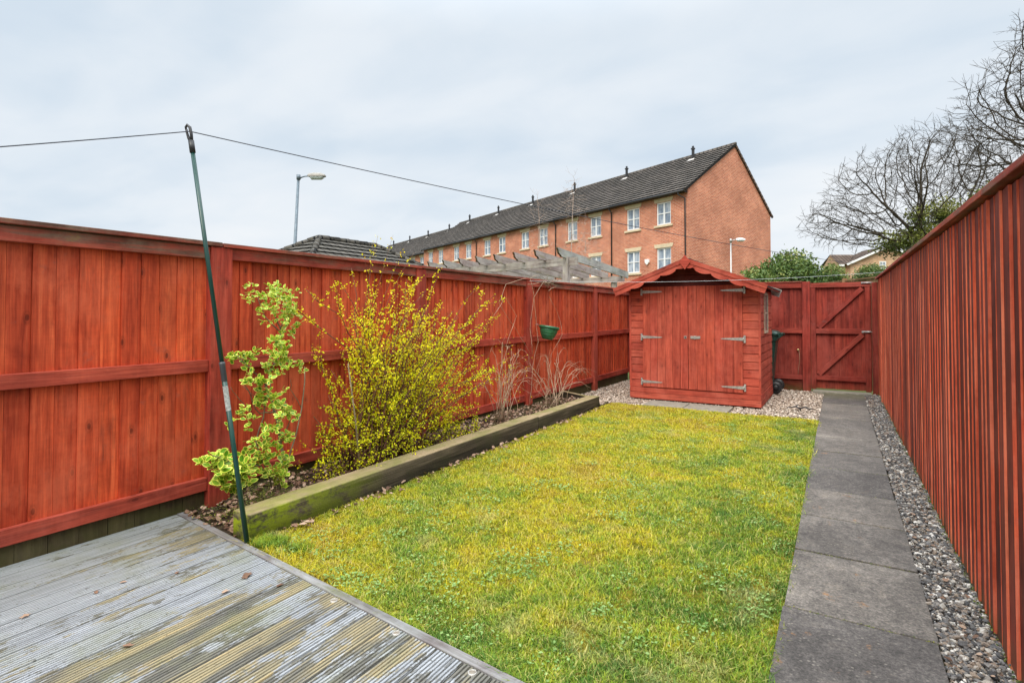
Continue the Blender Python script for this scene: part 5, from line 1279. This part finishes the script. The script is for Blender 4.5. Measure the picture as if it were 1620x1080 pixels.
# second block, set back a little behind the first
g2 = copy_tree(h0); g2.location = C0 + HU * (HW * 6 + 0.12) + HV * 0.55 + Vector((0, 0, -0.15)); g2['label'] = 'first house of the farther, set-back part of the brick terrace'
for ch in list(g2.children):
    if ch.name.startswith('alarm_box'): bpy.data.objects.remove(ch)
labs2 = ['second house of the set-back far part of the brick terrace', 'third house of the set-back far part of the brick terrace', 'last visible house at the far left end of the brick terrace']
for k in range(1, 4):
    c_ = copy_tree(hA); c_.location = C0 + HU * (HW * (6 + k) + 0.12) + HV * 0.55 + Vector((0, 0, -0.15)); c_['label'] = labs2[k - 1]

# ================================================================== BUFF HOUSE BEYOND THE GATE
D_ = 46.0
def cpt(px_, py_, dpt=0.0):
    v = _d(px_, py_); t_ = (D_ + dpt) / FP; return Vector((v[0] * t_, v[1] * t_, CAMH + v[2] * t_))
o_ = cpt(1403, 390); bh = empty('brick_house', (o_.x, o_.y, 0), 'buff brick house with white-trimmed gable and brown tiled roof, beyond the gate', 'house', None, YAW)
# local: x along image-right, y away, z up. gable apex at x=0
s_ = D_ / FP; apz = o_.z; lx = (1345 - 1403) * s_; rx = (1462 - 1403) * s_; elz = cpt(1345, 416).z
m_ = MB(); m_.add([(lx, 0, -.1), (rx, 0, -.1), (rx, 0, elz), (0, 0, apz - .1), (lx, 0, elz)], [(0, 1, 2, 3, 4)]); m_.add([(lx, 0, -.1), (lx, 3, -.1), (lx, 3, elz), (lx, 0, elz)], [(3, 2, 1, 0)]); m_.add([(rx, 0, -.1), (rx, 3, -.1), (rx, 3, elz), (rx, 0, elz)], [(0, 1, 2, 3)])
wx0 = (1334 - 1403) * s_; wz = cpt(1330, 418).z; rz_ = cpt(1330, 401).z + .1
m_.add([(wx0, .6, -.1), (lx, .6, -.1), (lx, .6, wz), (wx0, .6, wz)], [(0, 1, 2, 3)]); m_.add([(wx0, .6, -.1), (wx0, 3, -.1), (wx0, 3, wz), (wx0, 1.9, rz_ - .03), (wx0, .6, wz)], [(4, 3, 2, 1, 0)])
m_.build('wall', 'buff_brick', bh, world=False)
m_ = MB(); ov = 0.25
tiled(m_, (lx - .25, 3, elz - .1), (lx - .25, -ov, elz - .1), (0, -ov, apz), (0, 3, apz), 12); tiled(m_, (rx + .25, -ov, elz - .1), (rx + .25, 3, elz - .1), (0, 3, apz), (0, -ov, apz), 12)
tiled(m_, (wx0 - .1, 0.4, wz), (lx + .0, 0.4, wz), (lx + 1.5, 1.9, rz_), (wx0 - .1, 1.9, rz_), 5); tiled(m_, (lx, 3.4, wz), (wx0 - .1, 3.4, wz), (wx0 - .0, 1.9, rz_), (lx + 1.5, 1.9, rz_), 5)
m_.build('roof', 'brown_roof_tile', bh, world=False)
m_ = MB(); m_.beam((lx - .45, -ov - .02, elz - .16), (0, -ov - .02, apz + .02), 0.05, 0.16); m_.beam((rx + .45, -ov - .02, elz - .16), (0, -ov - .02, apz + .02), 0.05, 0.16); m_.box(wx0 - .15, lx - .3, 0.32, 0.38, wz - .14, wz + .02, 'x'); m_.build('bargeboard', 'white_upvc', bh, world=False)
wl, wr = (1390.5 - 1403) * s_, (1401 - 1403) * s_; wz1 = cpt(1396, 413.5).z; wz0_ = cpt(1396, 426).z; m_ = MB()
for (a, b_, c_, d_) in ((wl, wr, wz0_, wz0_ + .07), (wl, wr, wz1 - .07, wz1), (wl, wl + .07, wz0_ + .07, wz1 - .07), (wr - .07, wr, wz0_ + .07, wz1 - .07), ((wl + wr) / 2 - .02, (wl + wr) / 2 + .02, wz0_ + .07, wz1 - .07), ): m_.box(a, b_, -0.04, 0.03, c_, d_)
m_.box(wl + .07, wr - .07, -0.035, 0.03, (wz0_ + wz1) / 2 - .02, (wz0_ + wz1) / 2 + .02)
wn_ = m_.build('window', 'white_upvc', bh, world=False)
m_ = MB(); m_.add([(wl + .05, -0.01, wz0_ + .05), (wr - .05, -0.01, wz0_ + .05), (wr - .05, -0.01, wz1 - .05), (wl + .05, -0.01, wz1 - .05)], [(0, 1, 2, 3)]); m_.build('pane', 'window_pane', wn_, world=False)
# small distant house left of the small bush
v = _d(1293, 431); t_ = 62 / FP; sh2 = empty('brick_house', (v[0] * t_, v[1] * t_, 0), 'tiny distant buff house gable between the two green bushes', 'house', None, YAW)
m_ = MB(); az = CAMH + v[2] * t_; m_.add([(-1.1, 0, -.1), (1.3, 0, -.1), (1.3, 0, az - .7), (0.1, 0, az), (-1.1, 0, az - .7)], [(0, 1, 2, 3, 4)]); m_.build('wall', 'buff_brick', sh2, world=False)
m_ = MB(); tiled(m_, (-1.3, 6, az - .8), (-1.3, -.1, az - .8), (.1, -.1, az + .05), (.1, 6, az + .05), 5); tiled(m_, (1.5, -.1, az - .8), (1.5, 6, az - .8), (.1, 6, az + .05), (.1, -.1, az + .05), 5); m_.build('roof', 'brown_roof_tile', sh2, world=False)

# brown fence behind the gate
fb = empty('garden_fence', (0.2, 16.5, 0), 'low mossy brown timber fence seen just over the top of the gate', 'fence')
q0, q1 = Vector((-0.42, 17.3, 2.26)), Vector((0.46, 15.75, 2.275)); qe = q1 + (q1 - q0) * 0.8; m_ = MB()
dd = (qe - q0); L = Vector((dd.x, dd.y, 0)).length; n = int(L / 0.13)
for i in range(n):
    p = q0.lerp(qe, (i + .5) / n); m_.obox((p.x, p.y, (p.z - .06) / 2), (0, 0, (p.z - .06) / 2), Vector((dd.x, dd.y, 0)).normalized() * 0.062, Vector((-dd.y, dd.x, 0)).normalized() * 0.01)
m_.build('board_panel', 'brown_fence_wood', fb)
m_ = MB(); m_.beam(q0 + Vector((0, 0, -.03)), qe + Vector((0, 0, -.03)), 0.10, 0.03); m_.build('capping', 'brown_fence_wood', fb)
m_ = MB(); pz_ = q0.lerp(q1, 0.62); m_.box(pz_.x - .055, pz_.x + .055, pz_.y - .11, pz_.y - .02, 0, pz_.z + .03, 'z'); m_.build('post', 'brown_fence_wood', fb)

# ================================================================== SMALL THINGS ON THE GROUND
# dry twig on the gravel
m_ = MB(); c_ = Vector((-0.50, 8.86, 0.03)); random.seed(3)
for sgn in (-1, 1):
    m_.tube([c_, c_ + Vector((sgn * .06, .03, .02)), c_ + Vector((sgn * .11, -.01, .01)), c_ + Vector((sgn * .17, .04, .0))], [.012, .010, .009, .004], 6)
m_.tube([c_ + Vector((-.06, .03, .02)), c_ + Vector((-.03, .09, .04)), c_ + Vector((.03, .12, .01))], [.009, .007, .003], 6)
o = m_.build('fallen_twig', 'black_plastic', loc=c_); tag(o, 'dark forked twig lying on the pale gravel right of the shed', 'twig')

def dead_leaf(P, sz, mat_='dead_leaf', seed=0):
    rg = random.Random(seed); m_ = MB(); a = rg.uniform(0, 6.28); u = Vector((cos(a), sin(a), 0)); v = Vector((-sin(a), cos(a), 0)); vs = []; n = 11
    for k in range(n):
        th = 2 * pi * k / n; r_ = sz * (0.5 + 0.18 * sin(5 * th + a)) ; vs.append(Vector(P) + u * cos(th) * r_ * 1.4 + v * sin(th) * r_ * .8 + Vector((0, 0, 0.002 + 0.25 * sz * abs(sin(th)) * rg.uniform(.5, 1))))
    vs.append(Vector(P) + Vector((0, 0, 0.003))); m_.add(vs, [(k, (k + 1) % n, n) for k in range(n)], 0, rg.random()); return m_
for k, (px_, py_, sz) in enumerate([(391, 911, .05), (195, 921, .022), (152, 937, .024), (357, 936, .028), (443, 926, .028), (202, 1022, .028), (40, 975, .03), (280, 906, .02)]):
    P = at_z(px_, py_, 0.022); o = dead_leaf(P, sz, seed=k).build('fallen_leaf', 'dead_leaf', loc=P)
    if k == 0: tag(o, 'largest curled brown leaf on the deck, near the foot of the clothes prop', 'leaf', 'dead leaves lying on the deck')
    else: tag(o, 'small dry brown leaf lying on the grey deck', 'leaf', 'dead leaves lying on the deck')

# leaf litter in the bed and along its foot
n = 3000; xs = RNG.uniform(-3.9, -3.28, n); ysn = RNG.uniform(2.3, 7.7, n); zs = np.array([0.075 + 0.035 * nz(a, b_, 3) + 0.012 * nz(a, b_, 14) - max(0, 2.75 - b_) * 0.1 for a, b_ in zip(xs, ysn)]) + 0.006
n2_ = 170; xs = np.r_[xs, RNG.uniform(-3.9, -3.2, n2_)]; ysn = np.r_[ysn, RNG.uniform(2.02, 2.34, n2_)]; zs = np.r_[zs, np.full(n2_, 0.024)]
n3_ = 240; xs = np.r_[xs, -3.09 + np.abs(RNG.normal(0, .05, n3_))]; ysn = np.r_[ysn, RNG.uniform(2.1, 7.6, n3_)]; zs = np.r_[zs, np.full(n3_, 0.012)]
LF6 = (np.array([(0, 0, 0), (0.3, -0.35, .12), (0.75, -.25, .05), (1, 0, .1), (.7, .3, .16), (.3, .3, .06)]), np.array([(0, 1, 2), (0, 2, 3), (0, 3, 4), (0, 4, 5)]))
o = scatter('leaf_litter', LF6, np.c_[xs, ysn, zs], RNG.uniform(.018, .055, len(xs)), RNG.uniform(0, 1, len(xs)), 'dead_leaf', rand_rot(len(xs), 0.6))
tag(o, 'dead brown leaves littering the raised bed', 'leaf litter', kind='stuff')
# low green weeds in the bed
n = 3400; cx_ = RNG.uniform(-3.9, -3.3, 60); cy_ = np.r_[RNG.uniform(2.02, 2.6, 26), RNG.uniform(2.6, 7.6, 34)]; k = RNG.integers(0, 60, n)
xs = np.clip(cx_[k] + RNG.normal(0, .06, n), -3.9, -3.29); ysn = cy_[k] + RNG.normal(0, .09, n)
zs = np.array([(0.075 + 0.035 * nz(a, b_, 3) - max(0, 2.75 - b_) * 0.1) if b_ > 2.32 else 0.02 + .02 * nz(a, b_, 5) for a, b_ in zip(xs, ysn)]) + RNG.uniform(.005, .03, n)
ok_ = ysn > 2.0 + 0 * xs; o = scatter('ground_cover', LEAF4, np.c_[xs, ysn, zs][ok_], RNG.uniform(.006, .015, ok_.sum()), RNG.uniform(0.0, 1.0, ok_.sum()), 'weed_leaf', rand_rot(ok_.sum(), 0.9)); tag(o, 'low mossy weeds spreading over the soil of the raised bed', 'weeds', kind='stuff')

# ------------------------------------------------------------------ stones
def ico():
    p = (1 + 5 ** .5) / 2; v = np.array([(-1, p, 0), (1, p, 0), (-1, -p, 0), (1, -p, 0), (0, -1, p), (0, 1, p), (0, -1, -p), (0, 1, -p), (p, 0, -1), (p, 0, 1), (-p, 0, -1), (-p, 0, 1)], float); v /= np.linalg.norm(v[0])
    f = np.array([(0, 11, 5), (0, 5, 1), (0, 1, 7), (0, 7, 10), (0, 10, 11), (1, 5, 9), (5, 11, 4), (11, 10, 2), (10, 7, 6), (7, 1, 8), (3, 9, 4), (3, 4, 2), (3, 2, 6), (3, 6, 8), (3, 8, 9), (4, 9, 5), (2, 4, 11), (6, 2, 10), (8, 6, 7), (9, 8, 1)]); return v, f
IV, IF = ico()
def stone_field(name, P, size, mat_, label, cat, smooth=False):
    n = len(P); V = np.repeat(IV[None], n, 0) * (1 + RNG.normal(0, .16, (n, 12, 1))); V *= np.stack([RNG.uniform(.8, 1.35, n), RNG.uniform(.65, 1, n), RNG.uniform(.4, .7, n)], 1)[:, None, :]
    rot = rand_rot(n, 0.7); V = np.einsum('nij,nkj->nki', rot, V) * (size[:, None, None] * 0.5) + P[:, None, :]
    F = (IF[None] + (np.arange(n) * 12)[:, None, None]).reshape(-1, 3)
    o = np_obj(name, V.reshape(-1, 3), F, np.repeat(RNG.uniform(0, 1, n), 20), mat_, smooth=smooth); return tag(o, label, cat, kind='stuff')
n = 27000; Yn = 0.8 + 10.4 * RNG.uniform(0, 1, n) ** 1.25; Xn = RNG.uniform(0.352, 0.565, n); sz = RNG.gamma(4, .0040, n).clip(.007, .04)
Zn = RNG.uniform(-0.016, 0.006, n) + 0.006 * (Xn > .5)
stone_field('grey_gravel', np.c_[Xn, Yn, Zn], sz, 'grey_pebble', 'strip of grey pebbles between the path and the right fence', 'gravel')
n = 30000; Xn = RNG.uniform(-3.9, -0.25, n); Yn = RNG.uniform(8.05, 11.3, n); lim = 8.14 + 0.05 * np.array([nz(a, 0, 5) for a in Xn]) + np.where(Xn < -2.7, .0, 0)
keep = (Yn > lim) & ~((Xn > SX0 + .02) & (Xn < SX1 - .02) & (Yn > SY0 + .02) & (Yn < SY1)) & ~((Xn > -2.63) & (Xn < -1.37) & (Yn < 8.72) & (Yn > 8.14)) & ~((Xn < -3.2) & (Yn < 8.2)) & ~((Yn > 11.04) & (Xn > -.43)); keep |= False
Xn, Yn = Xn[keep], Yn[keep]; stone_field('tan_gravel', np.c_[Xn, Yn, RNG.uniform(-.032, -.012, len(Xn))], RNG.gamma(6, .0036, len(Xn)).clip(.008, .036), 'tan_gravel', 'pale tan gravel spread around the shed', 'gravel')
n = 2600; Xn = RNG.uniform(-3.9, -3.2, n); Yn = RNG.uniform(7.7, 8.3, n); stone_field('gravel_patch', np.c_[Xn, Yn, RNG.uniform(-.03, .0, n)], RNG.gamma(6, .0036, n).clip(.008, .036), 'tan_gravel', 'pale gravel patch between the raised bed and the shed', 'gravel')

n = 2600; jx = RNG.uniform(-0.24, 0.34, n); jy = RNG.choice(np.array(joints[4:-1]), n) + RNG.normal(0, .005, n)
o = scatter('joint_moss', LEAF4, np.c_[jx, jy, RNG.uniform(-.004, .004, n)], RNG.uniform(.004, .011, n), RNG.uniform(0, 1, n), 'weed_leaf', rand_rot(n, .6)); tag(o, 'moss growing in the joints of the path', 'moss', kind='stuff')
n = 420; Xl = RNG.uniform(0.36, 0.57, n); Yl = RNG.uniform(1.5, 11.0, n)
o = scatter('leaf_fragments', LF6, np.c_[Xl, Yl, np.full(n, .012)], RNG.uniform(.008, .03, n), RNG.uniform(0, 1, n), 'dead_leaf', rand_rot(n, 0.5)); tag(o, 'leaf fragments caught in the grey pebbles', 'leaf litter', kind='stuff')
n = 1500; Yw = RNG.uniform(2.0, 11.2, n); o = scatter('fence_foot_weeds', LEAF4, np.c_[RX - 0.012 - np.abs(RNG.normal(0, .008, n)), Yw, RNG.uniform(.0, .02, n)], RNG.uniform(.005, .016, n), RNG.uniform(0, 1, n), 'weed_leaf', rand_rot(n)); tag(o, 'tiny weeds along the foot of the right fence', 'weeds', kind='stuff')
# ------------------------------------------------------------------ grass
def edgeL(y): return np.where(y < 7.7, -3.095, -3.5)
n = 640000
u = RNG.uniform(0, 1, n); Yg = 1.72 + 6.5 * u ** 1.55; Xg = RNG.uniform(-3.15, -0.17, n)
edge = -0.235 + 0.040 * np.array([mnoise.noise(Vector((0.0, yy * 4.0, 1.0))) for yy in np.linspace(1.5, 8.5, 400)])[np.clip(((Yg - 1.5) / 7 * 400).astype(int), 0, 399)] + 0.012 * RNG.normal(size=n)
far = 8.17 + 0.05 * np.array([mnoise.noise(Vector((xx * 5.0, 0.0, 2.0))) for xx in np.linspace(-3.2, -.1, 300)])[np.clip(((Xg + 3.2) / 3.1 * 300).astype(int), 0, 299)] + 0.012 * RNG.normal(size=n)
far = np.where((Xg > -2.66) & (Xg < -1.34), np.minimum(far, 8.19), far)
dn = 2.067 + (Xg + 3.98) * mslope - 0.004 + 0.012 * RNG.normal(size=len(Xg)).clip(-1, 1)
bald = np.array([mnoise.noise(Vector((a_ * 7.0, b_ * 7.0, 9.0))) + .5 * mnoise.noise(Vector((a_ * 19.0, b_ * 19.0, 3.0))) for a_, b_ in zip(Xg, Yg)])
keep = (Xg < edge) & (Yg < far) & (Yg > dn) & (Xg > -3.11) & ((bald < 0.40) | (RNG.uniform(0, 1, len(Xg)) < 0.22))
Xg, Yg = Xg[keep], Yg[keep]; n = len(Xg)
hh = RNG.gamma(4, .0033, n).clip(.005, .036); ln = 0.9 + .5 * RNG.normal(size=n)
pn = np.array([mnoise.noise(Vector((a * 2.3, b_ * 2.3, 5.0))) for a, b_ in zip(Xg, Yg)]); hh *= (1 + 0.7 * pn)
# longer tufts along the deck edge and by the sleeper corner
tuft = np.exp(-((Xg + 2.98) ** 2 + (Yg - 2.08) ** 2) / 0.010) + .6 * np.exp(-((Xg + 2.75) ** 2 + (Yg - 2.12) ** 2) / 0.008); hh *= (1 + 1.6 * tuft); hh *= 1 + .5 * (Yg < dn[keep] + .06)
a = RNG.uniform(0, 2 * pi, n); hh = np.minimum(hh, .055); lean = hh * RNG.uniform(0.3, 1.9, n); wv = RNG.uniform(.0008, .0020, n) * (1 + .16 * Yg)
bxv, byv = np.cos(a), np.sin(a); z0 = np.full(n, -0.012) + 0.010 * np.array([1.0]) * 0
z0 = -0.012 + 0.012 * np.array([mnoise.noise(Vector((p * 1.6, q_ * 1.6, 0.3))) for p, q_ in zip(Xg, Yg)])
V = np.zeros((n, 5, 3)); sxv, syv = -byv * wv, bxv * wv
V[:, 0] = np.c_[Xg - sxv, Yg - syv, z0 - .004]; V[:, 1] = np.c_[Xg + sxv, Yg + syv, z0 - .004]
V[:, 2] = np.c_[Xg + bxv * lean * .4 + sxv * .8, Yg + byv * lean * .4 + syv * .8, z0 + hh * .62]; V[:, 3] = np.c_[Xg + bxv * lean * .4 - sxv * .8, Yg + byv * lean * .4 - syv * .8, z0 + hh * .62]
V[:, 4] = np.c_[Xg + bxv * lean, Yg + byv * lean, z0 + hh]
T = np.array([(0, 1, 2), (0, 2, 3), (3, 2, 4)]); F = (T[None] + (np.arange(n) * 5)[:, None, None]).reshape(-1, 3)
rr = RNG.uniform(0, 1, n); rr = np.where(tuft > .35, -1.0 + rr * .3, rr)
o = np_obj('grass', V.reshape(-1, 3), F, np.repeat(rr, 3), 'grass_blade'); tag(o, 'short mossy lawn grass, yellow-green with straw patches', 'grass', kind='stuff')
# clover and small weeds
n = 6500; cxx = RNG.uniform(-2.9, -.3, 120); cyy = 1.9 + 6 * RNG.uniform(0, 1, 120) ** 1.4; k = RNG.integers(0, 120, n); Xc = cxx[k] + RNG.normal(0, .06, n); Yc = cyy[k] + RNG.normal(0, .06, n)
kk = (Xc > -3.05) & (Xc < -.27) & (Yc < 8.1) & (Yc > 2.07 + (Xc + 3.98) * mslope + .02); Xc, Yc = Xc[kk], Yc[kk]; n = len(Xc)
o = scatter('clover', LEAF4, np.c_[Xc, Yc, RNG.uniform(.004, .022, n)], RNG.uniform(.008, .024, n), RNG.uniform(0, 1, n), 'clover_leaf', rand_rot(n, .5)); tag(o, 'clover and daisy leaves scattered through the lawn', 'clover', kind='stuff')
